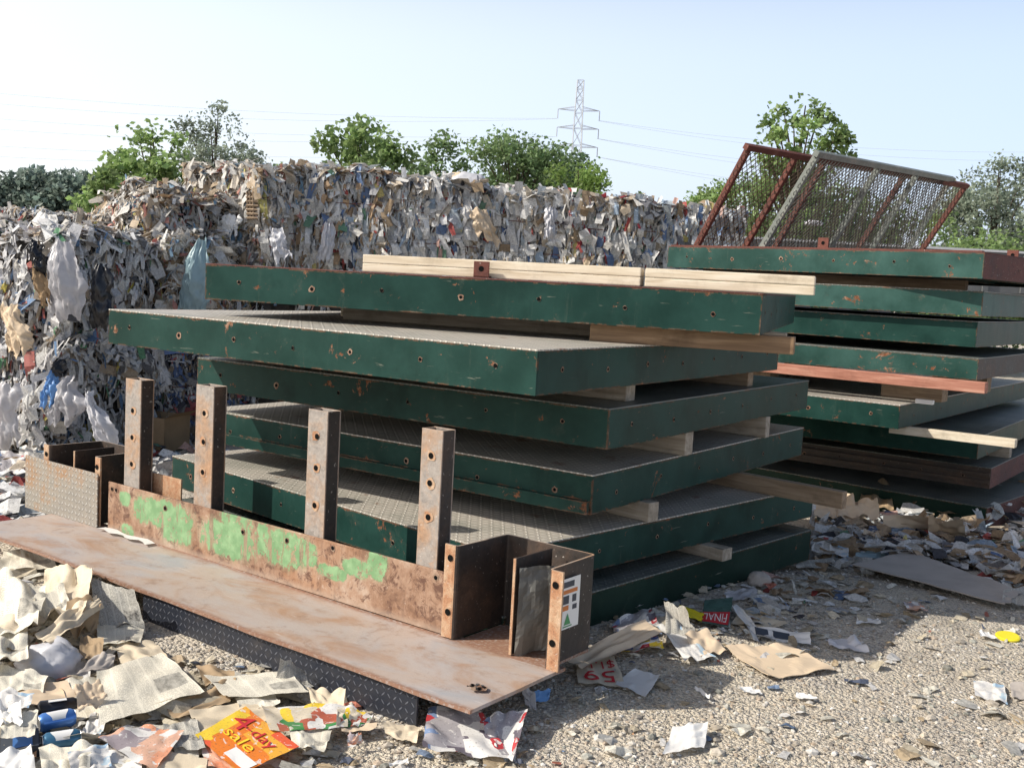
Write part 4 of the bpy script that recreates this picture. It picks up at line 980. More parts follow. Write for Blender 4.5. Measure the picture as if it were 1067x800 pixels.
def can(label, px, py, yaw, mat, zz=.07, name='drink_can'):
    p = G(px, py, zz); t = empty(name, p, rad(yaw)); tag(t, label, 'can')
    b = MB(); prof = [(-.060, .024), (-.056, .027), (-.046, .033), (.046, .033), (.055, .028), (.060, .026)]
    n = 28; vs = []
    for (x, r) in prof:
        for k in range(n):
            a = 2 * PI * k / n; dent = 1 - .06 * max(0, math.cos(a - 1.2)) * (1 - min(1, abs(x) / .06)); vs.append((x, r * math.cos(a) * dent, r * math.sin(a) * dent))
    fs = [[i * n + k, i * n + (k + 1) % n, (i + 1) * n + (k + 1) % n, (i + 1) * n + k] for i in range(len(prof) - 1) for k in range(n)]
    b.add(vs, fs); b.build('can_body', mat, t, True)
    band = MB(); vs = []; n2 = 12
    for x in (-.028, .030):
        for k in range(n2 + 1):
            a = 1.5 + 1.2 * k / n2; vs.append((x * (1 - .25 * math.sin(a * 3)), .0337 * math.cos(a), .0337 * math.sin(a)))
    band.add(vs, [[k, k + 1, n2 + 2 + k, n2 + 1 + k] for k in range(n2)]); band.build('print_band', M['ink_white'], t)
    for s, x, r in ((-1, -.0585, .0235), (1, .0585, .0255)):
        e = MB(); e.disc((x, 0, 0), (s, 0, 0), r, 0, 24); e.tube([(x + s * .001, r * math.cos(2 * PI * k / 24), r * math.sin(2 * PI * k / 24)) for k in range(25)], .0016, 5, cap=False)
        e.build('can_end', M['aluminium'], t)
can('bright blue drink can lying in the lower left litter', 59, 750, 38, M['can_blue'], .075)
can('dark teal drink can with its white end showing below the blue can', 64, 771, 30, M['can_navy'], .06)
def tube_thing():
    p = G(61, 736, .07); t = empty('plastic_flask', p, rad(30)); tag(t, 'black plastic bottle lying above the blue can', 'bottle')
    b = MB(); b.tube([(-.07, 0, 0), (-.06, 0, 0), (.05, 0, 0), (.065, 0, 0)], [.018, .030, .028, .02], 16); b.build('bottle_body', M['dark_plastic'], t, True)
    l = MB(); l.box((-.005, -.012, .0295), (.06, .018, .002)); l.build('label_patch', M['ink_white'], t)
tube_thing()
def small_carton():
    p = G(14, 778, .05); mb = MB(); mb.box((0, 0, 0), (.16, .11, .045), 0, bev=.003); mb.box((.03, -.004, .0235), (.06, .085, .002), 1); mb.box((-.055, 0, .0235), (.03, .1, .002), 2)
    o = mb.build('food_carton', [M['ink_dark'], M['can_blue'], M['yellow_plastic']]); o.location = p; o.rotation_euler = (rad(8), rad(-6), rad(24)); tag(o, 'dark blue food carton with yellow stripe at the left edge', 'carton')
small_carton()

# more sheets of the lower left layer
more = [('newspaper', 'cream newspaper page tucked under the big spread newspaper, left side', [(60, 716), (112, 704), (122, 744), (84, 752)], 'news', .03),
 ('newspaper', 'newspaper half below the round white bag', [(-10, 694, .03), (50, 704, .03), (44, 724), (-14, 720)], 'news', .03),
 ('paper_sheet', 'tan sheet beneath the orange flyer and the cream strip', [(196, 742), (268, 728), (300, 748), (212, 768)], 'news_tan', .02),
 ('newspaper', 'cream page right of the orange flyer below the grocery flyer', [(300, 756), (346, 762), (338, 784), (306, 782)], 'news', .02),
 ('newspaper', 'grey printed page between the salmon and orange flyers', [(170, 756), (204, 752), (214, 782), (176, 780)], 'news_grey', .02),
 ('paper_sheet', 'white page at the bottom edge under the salmon flyer', [(86, 784), (150, 786), (146, 816), (80, 816)], 'white', .02),
 ('newspaper', 'tan page at the bottom edge between both flyers', [(156, 782), (216, 790), (214, 818), (150, 818)], 'news_tan', .02),
 ('newspaper', 'cream newspaper fold leaning on the big crumpled one', [(30, 624, .13), (66, 612, .15), (76, 640, .10), (44, 656, .06)], 'news', .05),
 ('newspaper', 'long rolled newspaper lying across the left heap', [(36, 664, .10), (100, 622, .17), (108, 634, .13), (52, 676, .06)], 'news_tan', .03),
 ('newspaper', 'cream sheet at the left edge beside the round white bag', [(-20, 660, .08), (28, 662, .09), (30, 690, .05), (-20, 700, .04)], 'news', .04),
 ('paper_sheet', 'bluish printed page at the left edge above the cans', [(-10, 720, .04), (36, 724, .05), (30, 742, .03), (-10, 744, .03)], 'fl_blue', .03),
 ('paper_sheet', 'pale page left of the cans', [(2, 744, .05), (40, 742, .06), (36, 768, .03), (0, 770, .03)], 'news', .03),
 ('newspaper', 'cream newspaper corner under the folded grey newspaper', [(98, 650, .05), (150, 656, .02), (146, 672), (104, 672, .02)], 'news', .02),
 ('newspaper', 'cream page on the gravel below the folded grey newspaper', [(118, 672), (160, 670), (176, 686), (126, 692)], 'news_tan', .02),
 ('paper_sheet', 'brown wrapping paper right of the big spread newspaper', [(204, 694), (244, 700), (246, 714), (214, 716)], 'kraft', .02),
 ('newspaper', 'cream torn page at the foot of the skirt', [(244, 728), (286, 722), (292, 738), (252, 744)], 'news', .02),
 ('newspaper', 'curled newspaper tube at the right end of the grocery flyer', [(352, 738, .04), (392, 746, .02), (384, 756), (350, 758, .02)], 'fl_grocery', .03),
 ('paper_sheet', 'tan paper lying on stones at the bottom centre left', [(352, 742), (396, 752), (390, 760), (356, 764)], 'tanpaper', .01),
 ('newspaper', 'pale newspaper scrap left of the red and white newspaper', [(398, 752), (438, 758), (434, 774), (402, 768)], 'news_tan', .02),
 ('paper_sheet', 'white printed sheet below the drink cans', [(70, 786, .03), (112, 776, .03), (116, 800), (74, 808)], 'fl_blue', .02)]
for k, (nm, lb, cr_, mt, cp) in enumerate(more):
    paper(nm, lb, 'newspaper' if nm == 'newspaper' else 'paper', cr_, M[mt], cp, 120 + k, cp, z=.016 + .002 * (k % 5))
# lettering on the sale flyer (upright sheet coordinates run along its long side)
letter(s4, '4', .10, .10, .34, .46, M['ink_red']); letter(s4, '-day', .36, .20, .86, .44, M['ink_red']); letter(s4, 'sale', .20, .46, .74, .66, M['ink_yellow'])
patch(s4, .55, .70, .98, .92, M['ink_white'])

# --- right of the platform
paper('newspaper', 'red and white newspaper crumpled under the right end of the base plate', 'newspaper', [(446, 736, .04), (500, 742, .05), (536, 795, .0), (440, 782, .03)], M['fl_red'], .03, 30, .04)
paper('newspaper', 'upright red edged page beside it under the plate corner', 'newspaper', [(502, 752, .05), (550, 738, .08), (534, 798, .0), (508, 778, .0)], M['fl_red'], .03, 31, .03)
paper('cardboard_piece', 'long tan cardboard strip right of the sticker bracket', 'cardboard', [(588, 690, .03), (672, 646, .09), (690, 660, .05), (606, 700, .02)], M['tanpaper'], .02, 32, .03)
s_red = paper('price_poster', 'tan poster with red price print lying on shaded gravel', 'poster', [(600, 688), (640, 684, .01), (652, 716), (602, 712)], M['news_tan'], .01, 33, .01)
letter(s_red, '$1.19', .08, .12, .92, .42, M['ink_red'], True); letter(s_red, '59', .15, .52, .85, .88, M['ink_red'], True)
paper('paper_sheet', 'blank white sheet on shaded gravel beside the price poster', 'paper', [(662, 697, .01), (688, 704, .01), (672, 727, .01), (638, 712)], M['white'], .012, 34, .02)
paper('newspaper', 'grey newspaper page standing against the lowest near deck', 'newspaper', [(692, 628, .13), (716, 640, .12), (726, 668, .02), (694, 670, .02)], M['news_grey'], .03, 35, .04)
paper('cardboard_piece', 'tan folded card in front of the standing grey newspaper', 'cardboard', [(712, 664, .05), (736, 656, .07), (758, 682), (730, 688)], M['tanpaper'], .02, 36, .03)
paper('advert_flyer', 'white flyer with two round dark pictures beside the tan card', 'flyer', [(684, 652, .06), (704, 652, .06), (746, 688, .01), (714, 690, .01)], M['fl_blue'], .03, 37, .04)
paper('advert_flyer', 'red and white flyer pile against the lowest near deck', 'flyer', [(638, 650, .02), (678, 634, .03), (688, 652, .03), (640, 664, .02)], M['fl_red'], .03, 38, .04)
paper('advert_flyer', 'colourful flyer at the foot of the sticker bracket', 'flyer', [(630, 668, .02), (684, 664, .03), (692, 676, .02), (636, 682, .01)], M['fl_mixed'], .02, 39, .03)
s_fin = paper('magazine', 'dark green magazine cover with red band and upside down white lettering', 'magazine', [(734, 625, .05), (764, 622, .07), (759, 652, .02), (731, 648, .02)], M['mag_green'], .006, 40, .0, thick=.004)
patch(s_fin, .02, .55, .98, .98, M['ink_red']); letter(s_fin, 'FINAL', .06, .62, .90, .92, M['ink_white'], True)
paper('paper_strip', 'yellow green strip left of the magazine', 'paper', [(708, 630, .03), (734, 640, .03), (732, 648, .02), (706, 640, .02)], M['yellow_plastic'], .01, 41)
paper('paper_strip', 'long white ribbon of paper running from the magazine to the banner', 'paper', [(762, 632, .03), (768, 630, .03), (790, 656), (780, 656)], M['white'], .01, 42)
s_ban = paper('paper_banner', 'white paper banner with dark printed pictures on the gravel', 'banner', [(780, 653, .01), (844, 660, .03), (845, 673), (784, 664)], M['white'], .012, 43, .03)
patch(s_ban, .08, .2, .30, .75, M['ink_dark']); patch(s_ban, .38, .2, .66, .75, M['ink_dark'])
paper('paper_sheet', 'beige sheet behind the white banner', 'paper', [(772, 634), (822, 650), (800, 657), (762, 650)], M['news_tan'], .012, 44, .02)
paper('cardboard_piece', 'large sunlit tan cardboard sheet in the right foreground', 'cardboard', [(756, 676), (820, 670, .02), (872, 698), (800, 708)], M['tanpaper'], .018, 45, .03, thick=.003)
paper('paper_scrap', 'torn white plastic scrap on shaded gravel right of the cardboard', 'scrap', [(860, 666), (890, 665, .02), (906, 680), (864, 674)], M['white_bag'], .03, 46, .03)
paper('paper_scrap', 'small white scrap on shaded gravel below the grey cardboard', 'scrap', [(893, 645), (914, 645), (918, 650), (892, 650)], M['white'], .015, 47)
paper('paper_scrap', 'orange and white scrap on gravel below the grey cardboard', 'scrap', [(940, 627), (958, 629), (967, 637), (946, 636)], M['fl_salmon'], .012, 48)
paper('cardboard_piece', 'large flat grey cardboard sheet in front of the far stack', 'cardboard', [(948, 574, .06), (1064, 616, .06), (1048, 630, .03), (888, 588, .03)], M['card_grey'], .014, 49, .012, thick=.006)
paper('newspaper', 'striped grey folded newspaper at the right edge over the cardboard', 'newspaper', [(1046, 616, .05), (1082, 610, .06), (1082, 634, .02), (1044, 628, .02)], M['news_grey'], .02, 50, .03)
paper('paper_scrap', 'white scrap beside the yellow lid in the sun', 'scrap', [(1018, 658), (1030, 659), (1042, 668), (1022, 664)], M['white'], .012, 51)
paper('paper_sheet', 'pale blue printed sheet in the sunlit right foreground', 'paper', [(1014, 709), (1046, 714), (1050, 734), (1016, 726)], M['fl_blue'], .015, 52, .02)
paper('paper_scrap', 'pinkish scrap at the right edge beside the pale blue sheet', 'scrap', [(1052, 712), (1080, 712), (1080, 730), (1054, 728)], M['card_grey'], .01, 53)
paper('paper_scrap', 'crushed white plaster-like paper at the bottom of the shadow edge', 'scrap', [(700, 762), (738, 754, .02), (734, 780), (690, 788)], M['white'], .025, 54, .02)
paper('paper_scrap', 'narrow white sliver on shaded gravel', 'scrap', [(770, 716), (790, 718), (795, 723), (772, 721)], M['white'], .01, 55)
paper('paper_scrap', 'curled white shred on shaded gravel left of the sliver', 'scrap', [(722, 717), (728, 718), (742, 728), (738, 729)], M['white'], .012, 56)
paper('paper_sheet', 'folded grey newspaper near the right end of the lowest near deck', 'newspaper', [(826, 584, .02), (868, 582, .02), (872, 592), (830, 592)], M['news_grey'], .015, 57, .02)
paper('paper_sheet', 'bluish white sheet beside the right end of the lowest near deck', 'paper', [(846, 566, .03), (884, 571, .04), (884, 581, .01), (845, 576, .01)], M['fl_blue'], .02, 58, .03)
paper('paper_sheet', 'pale turquoise sheet at the left tip of the grey cardboard', 'paper', [(893, 575, .02), (922, 573, .03), (922, 581), (890, 583)], M['blue_bag'], .015, 59, .02)
paper('paper_sheet', 'grey film scrap in front of the lowest near deck', 'paper', [(754, 618, .02), (786, 612, .03), (790, 622), (758, 628)], M['grey_bag'], .02, 60, .03)
paper('paper_scrap', 'white shredded scrap in the sun on the right gravel', 'scrap', [(830, 722), (850, 726), (852, 730), (828, 728)], M['white'], .01, 61)
paper('plastic_scrap', 'blue wrapper under the front right corner of the base plate', 'scrap', [(556, 722, .03), (574, 717, .04), (572, 730), (554, 732)], M['blue_wrap'], .02, 62)
paper('plastic_scrap', 'clear film hanging under the right corner of the base plate', 'plastic sheet', [(540, 716, .07), (556, 722, .06), (560, 744), (548, 738)], M['grey_bag'], .03, 63)
paper('plastic_scrap', 'pink plastic scrap on the gravel below the skirt end', 'scrap', [(362, 768, .02), (374, 765, .03), (378, 774), (362, 779)], M['fl_salmon'], .02, 64)
paper('paper_scrap', 'thin white slip on the gravel at the bottom centre', 'scrap', [(404, 796), (424, 791), (426, 795), (406, 800)], M['white'], .006, 65)
lump('stone', 'rounded brown stone in front of the lowest near deck', 'stone', G(791, 604, .03), (.07, .055, .05), M['card_grey'], 17, .12)
# litter behind the platform at the left
paper('advert_flyer', 'red and white flyer at the left edge behind the platform', 'flyer', [(-4, 470, .05), (24, 474, .08), (28, 498, .02), (-4, 494, .02)], M['fl_red'], .04, 70, .05)
paper('newspaper', 'white and blue printed pages behind the rusty checker panel', 'newspaper', [(20, 466, .06), (48, 470, .06), (44, 500, .02), (24, 500, .02)], M['fl_blue'], .04, 71, .05)
paper('newspaper', 'pale curled page at the left edge behind the base plate', 'newspaper', [(-10, 498, .03), (12, 500, .05), (16, 516, .01), (-8, 518, .01)], M['news'], .03, 72, .04)
paper('newspaper', 'striped white page under the left end of the base plate', 'newspaper', [(-6, 524, .02), (50, 526, .03), (50, 535, .01), (-6, 535, .01)], M['white'], .01, 73, .02)
def lid():
    mb = MB(); p = G(1050, 664); p.z = gz(p.x, p.y) + .012
    mb.tube([(0, 0, -.008), (0, 0, .004), (0, 0, .008)], [.058, .060, .052], 28)
    o = mb.build('yellow_disc', M['yellow_plastic'], smooth_=False); o.location = p; o.rotation_euler = (rad(7), rad(-4), 0); tag(o, 'round yellow plastic lid on the sunlit gravel', 'lid')
lid()
# grey plastic sheet stuffed in the right bracket
def stuffed():
    mb = MB(); nx, ny = 14, 18; vs = []
    for j in range(ny + 1):
        for i in range(nx + 1):
            a, b = i / nx, j / ny
            u = .232 - .125 * a - .03 * math.sin(b * 3) ; w = .565 + .20 * a + .05 * math.sin(b * PI) * (a - .3); z = PA.z + .03 + .345 * b - .03 * (1 - a) * (b < .1) - .015 * abs(a - .4)
            k = mnoise.noise(Vector((a * 4, b * 5, 9))) * .016 + mnoise.noise(Vector((a * 11, b * 11, 2))) * .006
            p = plat_pt(u + k * .5, w - .02 * math.sin(b * PI) + k, z); vs.append(p)
    mb.add(vs, [[j * (nx + 1) + i, j * (nx + 1) + i + 1, (j + 1) * (nx + 1) + i + 1, (j + 1) * (nx + 1) + i] for j in range(ny) for i in range(nx)])
    tag(mb.build('plastic_sheet', M['grey_sheet'], smooth_=False), 'crumpled grey plastic sheet stuffed in the right bracket of the platform', 'plastic sheet')
stuffed()
q = [plat_pt(2.98, .42, PA.z + .012), plat_pt(2.62, .53, PA.z + .014)]
def slip():
    mb = MB(); n = 10; vs = []
    for k in range(n + 1):
        u = 3.12 - .48 * k / n; z = PA.z + .014 + .008 * abs(mnoise.noise(Vector((k * .7, 3, 1))))
        vs += [plat_pt(u, .525 + .012 * math.sin(k), z), plat_pt(u, .468 + .014 * math.sin(k * 1.7), z + .004)]
    mb.add(vs, [[2 * k, 2 * k + 2, 2 * k + 3, 2 * k + 1] for k in range(n)]); tag(mb.build('paper_strip', M['white']), 'white paper strip lying on the base plate at the kick plate foot', 'paper')
slip()

# --- scraps nobody could count
def scraps(name, label, poly, count, rn, smin, smax, pal=PALC, hmax=.05, lift=.0):
    """poly: pixel rectangle list (x0, y0, x1, y1, weight)"""
    mb = MB()
    for (x0, y0, x1, y1, cnt, hm) in poly:
        for _ in range(cnt):
            p = G(rn.uniform(x0, x1), rn.uniform(y0, y1)); hz = hm * rn.random() ** 1.6
            p.z = gz(p.x, p.y) + .008 + hz
            a = rn.uniform(0, 6.28); tilt = rn.gauss(0, .25 + 2.2 * min(.2, hm)); n = Vector((math.sin(tilt) * math.cos(a * 3), math.sin(tilt) * math.sin(a * 3), math.cos(tilt)))
            d = Vector((math.cos(a), math.sin(a), 0)); d = (d - n * d.dot(n)).normalized(); c = n.cross(d)
            l = smin + (smax - smin) * rn.random() ** 2; w = l * rn.uniform(.3, .9)
            flap(mb, p, d, c, n, l, w, l * rn.uniform(.02, .22), rn, palcol(rn, pal))
    o = mb.build(name, M['paper']); tag(o, label, 'litter', kind='stuff')
warm = [((.76, .73, .64), 30), ((.68, .60, .46), 26), ((.52, .41, .27), 12), ((.74, .73, .72), 18), ((.5, .49, .46), 8), ((.12, .14, .2), 2), ((.25, .34, .5), 2), ((.55, .2, .14), 2), ((.7, .42, .25), 2), ((.06, .06, .07), 2)]
WP = [c for c, w in warm for _ in range(w)]
scraps('paper_litter', 'loose paper scraps around the foreground and the near stack', [
    (-30, 590, 140, 700, 150, .04), (-30, 690, 100, 812, 150, .02), (100, 690, 220, 812, 130, .006), (200, 690, 370, 812, 190, .004), (430, 730, 560, 806, 60, .012),
    (630, 640, 850, 690, 170, .02), (640, 600, 840, 640, 110, .03), (560, 690, 1067, 800, 130, .002), (700, 590, 1067, 700, 220, .002)], 0, random.Random(5), .012, .10, WP)
scraps('paper_litter', 'drift of crumpled paper and carton scraps between the two stacks', [
    (846, 520, 1000, 566, 900, .13), (930, 545, 1090, 575, 800, .13), (1030, 560, 1110, 606, 420, .12), (1000, 500, 1110, 570, 500, .2), (850, 560, 940, 585, 110, .03), (780, 590, 900, 640, 60, .01)], 0, random.Random(6), .03, .22, PALC + [(.42, .30, .19)] * 34 + [(.60, .46, .32)] * 18)
scraps('paper_litter', 'papers strewn on the ground behind the platform at the left', [
    (-40, 462, 70, 525, 420, .12), (60, 452, 240, 480, 380, .10), (170, 500, 280, 560, 90, .03), (-40, 525, 60, 545, 60, .02)], 0, random.Random(7), .05, .25, PALC)

CP = [(.78, .74, .64)] * 12 + [(.70, .62, .47)] * 8 + [(.80, .79, .77)] * 6 + [(.55, .43, .29)] * 4 + [(.5, .49, .46)] * 2
scraps('paper_litter', 'trodden layer of larger cream and tan paper pieces in the lower left foreground', [
    (-40, 585, 110, 690, 90, .03), (-40, 690, 200, 815, 110, .004), (200, 700, 330, 815, 30, .002)], 0, random.Random(8), .08, .22, CP)

# tan carton flaps in the sun at the foot of the far stack
tanrn = random.Random(55)
for k, (px, py, w, hgt, lb) in enumerate(((868, 528, 40, 26, 'sunlit torn tan carton between the two stacks, nearest the near stack'), (893, 532, 40, 22, 'sunlit tan carton scrap in the middle of the gap between stacks'), (912, 518, 30, 30, 'curled brown carton standing against the bottom far deck'), (950, 545, 60, 16, 'long tan carton strip along the foot of the bottom far deck'), (985, 552, 36, 14, 'brown card flap below the corner of the bottom far deck'))):
    paper('cardboard_piece', lb, 'cardboard', [(px - w / 2, py - hgt / 2, .16), (px + w / 2, py - hgt / 2 + 4, .20), (px + w / 2 + 4, py + hgt / 2, .08), (px - w / 2, py + hgt / 2, .06)], M['tanpaper'] if k != 2 else M['kraft'], .06, 80 + k, .07)

# ------------------------------------------------------------------ mesh guard panels on the far stack
def guard(label, bl, tl, tr, br, dep_l, dep_r, posts, mat, meshmat, bar_w=.055, pitch=.072):
    """frame leaning over the far stack: corner pixels, depth of the lower left and lower right corners"""
    BL = P(*bl, dep_l); BR = P(*br, dep_r); ax = (BR - BL).normalized()
    TL = on_plane(*tl, BL, ax); TR = on_plane(*tr, BR, ax)
    base = (BL + BR) / 2
    t = empty('mesh_guard_panel', base, 0); tag(t, label, 'mesh panel')
    up = ((TL - BL) + (TR - BR)).normalized(); nrm = ax.cross(up).normalized()
    def L_(p): return p - base
    rails = MB(); rails.bar(L_(TL), L_(TR), bar_w, bar_w, nrm, bev=.003); rails.build('top_rail', mat, t)
    rails = MB(); rails.bar(L_(BL), L_(BR), bar_w, bar_w, nrm, bev=.003); rails.build('bottom_rail', mat, t)
    for f in posts:
        a = BL.lerp(BR, f); b = TL.lerp(TR, f); m = MB(); m.bar(L_(a), L_(b - (b - a).normalized() * (bar_w * .55)), bar_w * .8, bar_w, nrm, bev=.003); m.build('strut', mat, t)
    mb = MB(); nrow = int(((TL - BL).length + (TR - BR).length) / 2 / (pitch * .52)); ncol = int((BR - BL).length / pitch)
    for r in range(nrow + 1):
        v = r / nrow
        for c in range(ncol):
            # zigzag strand: two halves per diamond
            s0 = c / ncol; s1 = (c + .5) / ncol; s2 = (c + 1) / ncol; k = (.5 / nrow) * (1 if r % 2 == 0 else -1)
            def pt(s, vv): return BL.lerp(BR, s).lerp(TL.lerp(TR, s), min(1, max(0, vv))) - base + nrm * .012
            A_, B_, C_ = pt(s0, v - k), pt(s1, v + k), pt(s2, v - k); hw = up * .0030; dn = nrm * .003
            for (p, q_) in ((A_, B_), (B_, C_)):
                mb.add([p - hw - dn, q_ - hw - dn, q_ + hw + dn, p + hw + dn], [[0, 1, 2, 3]])
                mb.add([p - hw + dn, q_ - hw + dn, q_ + hw - dn, p + hw - dn], [[0, 1, 2, 3]])
    mb.build('expanded_mesh', meshmat, t)
guard('rust red framed mesh panel leaning on the far stack, behind the grey one', (713, 274), (777, 153), (1008, 194), (952, 276), 10.6, 13.6, (0.012, .185, .30, .66, .99), M['red_steel'], M['mesh_red'])
guard('grey steel framed mesh panel leaning on top of the far stack', (788, 264), (850, 160), (993, 187), (942, 270), 10.2, 13.2, (.012, .40, .69, .985), M['grey_steel'], M['mesh_grey'])

# ------------------------------------------------------------------ trees
def tree(name, label, px, top, wpx, Y, base_py=None, n=2600, leaf=.11, col=(.075, .135, .03), clumps=16, cr=.30, rn=None, low=.30, dark=.55, group='trees behind the paper bales', spread=1.0, trunk=True):
    c = P(px, 300, Y); T = P(px, top, Y); zb = -.22; Hh = T.z - zb; Wd = 1.12 * wpx * Y / F_PX
    base = Vector((T.x, T.y, zb)); t = empty(name, base); tag(t, label, 'tree', group)
    mb = MB(); br = MB(); cs = []
    zc = (low + 1) / 2 * Hh; hz_ = (1 - low) / 2 * Hh
    for k in range(clumps):
        while True:
            q = Vector((rn.uniform(-1, 1), rn.uniform(-1, 1), rn.uniform(-1, 1)))
            if (q.x * q.x + q.y * q.y) ** 1.2 + abs(q.z) ** 5 < 1 and q.length > .2: break
        r_ = Wd * cr * rn.uniform(.5, 1.0); e = 1 - .4 * r_ / (Wd * .5)
        cs.append((Vector((q.x * Wd * .5 * e, q.y * Wd * .5 * e, zc + q.z * (hz_ - r_ * .75) * (1 - .10 * (q.x * q.x + q.y * q.y)))), r_))
    r0 = max(.03, Hh * .016)
    pts = [Vector((0, 0, 0)), Vector((rn.uniform(-.05, .05) * Wd, 0, Hh * .35)), Vector((rn.uniform(-.06, .06) * Wd, 0, Hh * .65)), Vector((rn.uniform(-.05, .05) * Wd, 0, Hh * .92))]
    if trunk:
        br.tube(pts, [r0, r0 * .8, r0 * .5, r0 * .12], 7)
        for (q, rad_) in cs:
            f = min(.8, max(.12, q.z / Hh * .62)); s = pts[0].lerp(pts[3], f); m = s.lerp(q, .55) + Vector((0, 0, .06 * Hh))
            br.tube([s, m, q], [r0 * .42, r0 * .25, r0 * .08], 5)
        br.build('trunk', M['bark'], t)
    tot = sum(r_ ** 2 for _, r_ in cs)
    for (q, r_) in cs:
        cb = rn.uniform(.7, 1.25); m = int(n * r_ ** 2 / tot)
        for _ in range(m):
            d = Vector((rn.gauss(0, 1), rn.gauss(0, 1), rn.gauss(0, .85))); d = d.normalized() * (rn.random() ** .55) * r_ * 1.25; d.z *= .85
            if rn.random() < .06: d *= 1.35
            p = q + d
            if p.z < .1: continue
            l = leaf * rn.uniform(.6, 1.3); ax = Vector((rn.gauss(0, 1), rn.gauss(0, 1), rn.gauss(-.3, .6))).normalized(); sd = ax.cross(Vector((rn.gauss(0, 1), rn.gauss(0, 1), rn.gauss(0, 1)))).normalized()
            nn = ax.cross(sd)
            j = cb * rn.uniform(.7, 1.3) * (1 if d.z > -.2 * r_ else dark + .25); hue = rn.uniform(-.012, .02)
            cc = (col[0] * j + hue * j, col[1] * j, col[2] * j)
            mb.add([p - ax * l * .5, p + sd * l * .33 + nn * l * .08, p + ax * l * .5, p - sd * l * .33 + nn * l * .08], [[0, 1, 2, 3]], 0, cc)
    for _ in range(int(n * .45)):
        while True:
            q = Vector((rn.uniform(-1, 1), rn.uniform(-1, 1), rn.uniform(-1, 1)))
            if (q.x * q.x + q.y * q.y) ** 1.2 + abs(q.z) ** 5 < 1: break
        p = Vector((q.x * Wd * .46, q.y * Wd * .46, zc + q.z * hz_ * .9))
        if mnoise.noise(p * (5.5 / Wd) + base) < -.05: continue
        l = leaf * rn.uniform(.5, 1.1); ax = Vector((rn.gauss(0, 1), rn.gauss(0, 1), rn.gauss(-.3, .6))).normalized(); sd = ax.cross(Vector((rn.gauss(0, 1), rn.gauss(0, 1), rn.gauss(0, 1)))).normalized(); j = rn.uniform(.6, 1.2)
        mb.add([p - ax * l * .5, p + sd * l * .33, p + ax * l * .5, p - sd * l * .33], [[0, 1, 2, 3]], 0, (col[0] * j, col[1] * j, col[2] * j))
    mb.build('crown', M['leaf'], t); return t
TR = random.Random(101)
BR_, MID, DRK, GRY = (.25, .36, .135), (.185, .275, .12), (.15, .225, .115), (.27, .325, .25)  # leaf colours lightened, the grey greens most, to paint in distance haze
tree('young_tree', 'sparse young tree with large leaves at the left behind the heap', 160, 114, 92, 24, n=2600, leaf=.17, col=BR_, clumps=34, cr=.15, rn=TR, low=.25)
tree('young_tree', 'low leafy bush left of the sparse young tree', 114, 166, 60, 23, n=1200, leaf=.16, col=BR_, clumps=16, cr=.20, rn=TR, low=.3)
tree('grey_tree', 'feathery grey green tree beside the sparse young tree', 227, 105, 80, 34, n=6500, leaf=.12, col=GRY, clumps=44, cr=.15, rn=TR, low=.3)
tree('small_tree', 'tree top just showing over the left end of the back wall', 288, 166, 56, 45, n=2600, leaf=.18, col=MID, clumps=14, cr=.25, rn=TR, low=.4)
tree('young_tree', 'bright leafy tree over the left part of the back wall', 384, 112, 96, 24, n=5200, leaf=.16, col=BR_, clumps=44, cr=.16, rn=TR, low=.25)
tree('green_tree', 'darker round tree beside the bright leafy tree', 455, 136, 68, 32, n=5200, leaf=.15, col=MID, clumps=26, cr=.22, rn=TR, low=.25)
tree('green_tree', 'broad dense tree in the middle over the back wall', 536, 128, 118, 40, n=12000, leaf=.18, col=MID, clumps=52, cr=.17, rn=TR, low=.2)
tree('green_tree', 'dark tree just left of the pylon', 588, 143, 76, 43, n=7000, leaf=.18, col=DRK, clumps=30, cr=.22, rn=TR, low=.2)
tree('bush', 'yellow green bush over the back wall below the pylon', 606, 160, 76, 26, n=5200, leaf=.11, col=(.22, .33, .09), clumps=28, cr=.20, rn=TR, low=.2)
tree('small_tree', 'small tree tip over the right part of the back wall', 668, 200, 38, 45, n=1600, leaf=.18, col=MID, clumps=10, cr=.28, rn=TR, low=.4)
tree('young_tree', 'tall bright leafy tree behind the mesh panels', 836, 84, 96, 23, n=3600, leaf=.14, col=BR_, clumps=52, cr=.12, rn=TR, low=.22)
tree('bush', 'bushy tree at the left of the mesh panels', 742, 178, 60, 27, n=3200, leaf=.13, col=BR_, clumps=22, cr=.20, rn=TR, low=.2)
tree('bush', 'green thicket seen through the left of the mesh panels', 802, 172, 110, 29, n=7500, leaf=.15, col=MID, clumps=34, cr=.20, rn=TR, low=.08)
tree('bush', 'green thicket seen through the middle of the mesh panels', 880, 184, 120, 31, n=8000, leaf=.16, col=MID, clumps=36, cr=.20, rn=TR, low=.08)
tree('bush', 'low thicket seen through the right of the mesh panels', 955, 212, 110, 30, n=6000, leaf=.15, col=BR_, clumps=30, cr=.20, rn=TR, low=.08)
tree('grey_tree', 'tall grey green tree at the right edge', 1048, 156, 104, 36, n=12000, leaf=.15, col=GRY, clumps=50, cr=.16, rn=TR, low=.15)
tree('bush', 'bright bush in front of the tall tree at the right edge', 1030, 224, 130, 31, n=7500, leaf=.15, col=BR_, clumps=34, cr=.19, rn=TR, low=.08)
FT = 'hazy trees in the far tree line'
FARC = (.20, .265, .225)  # pale bluish leaf colour with the haze of distance painted in
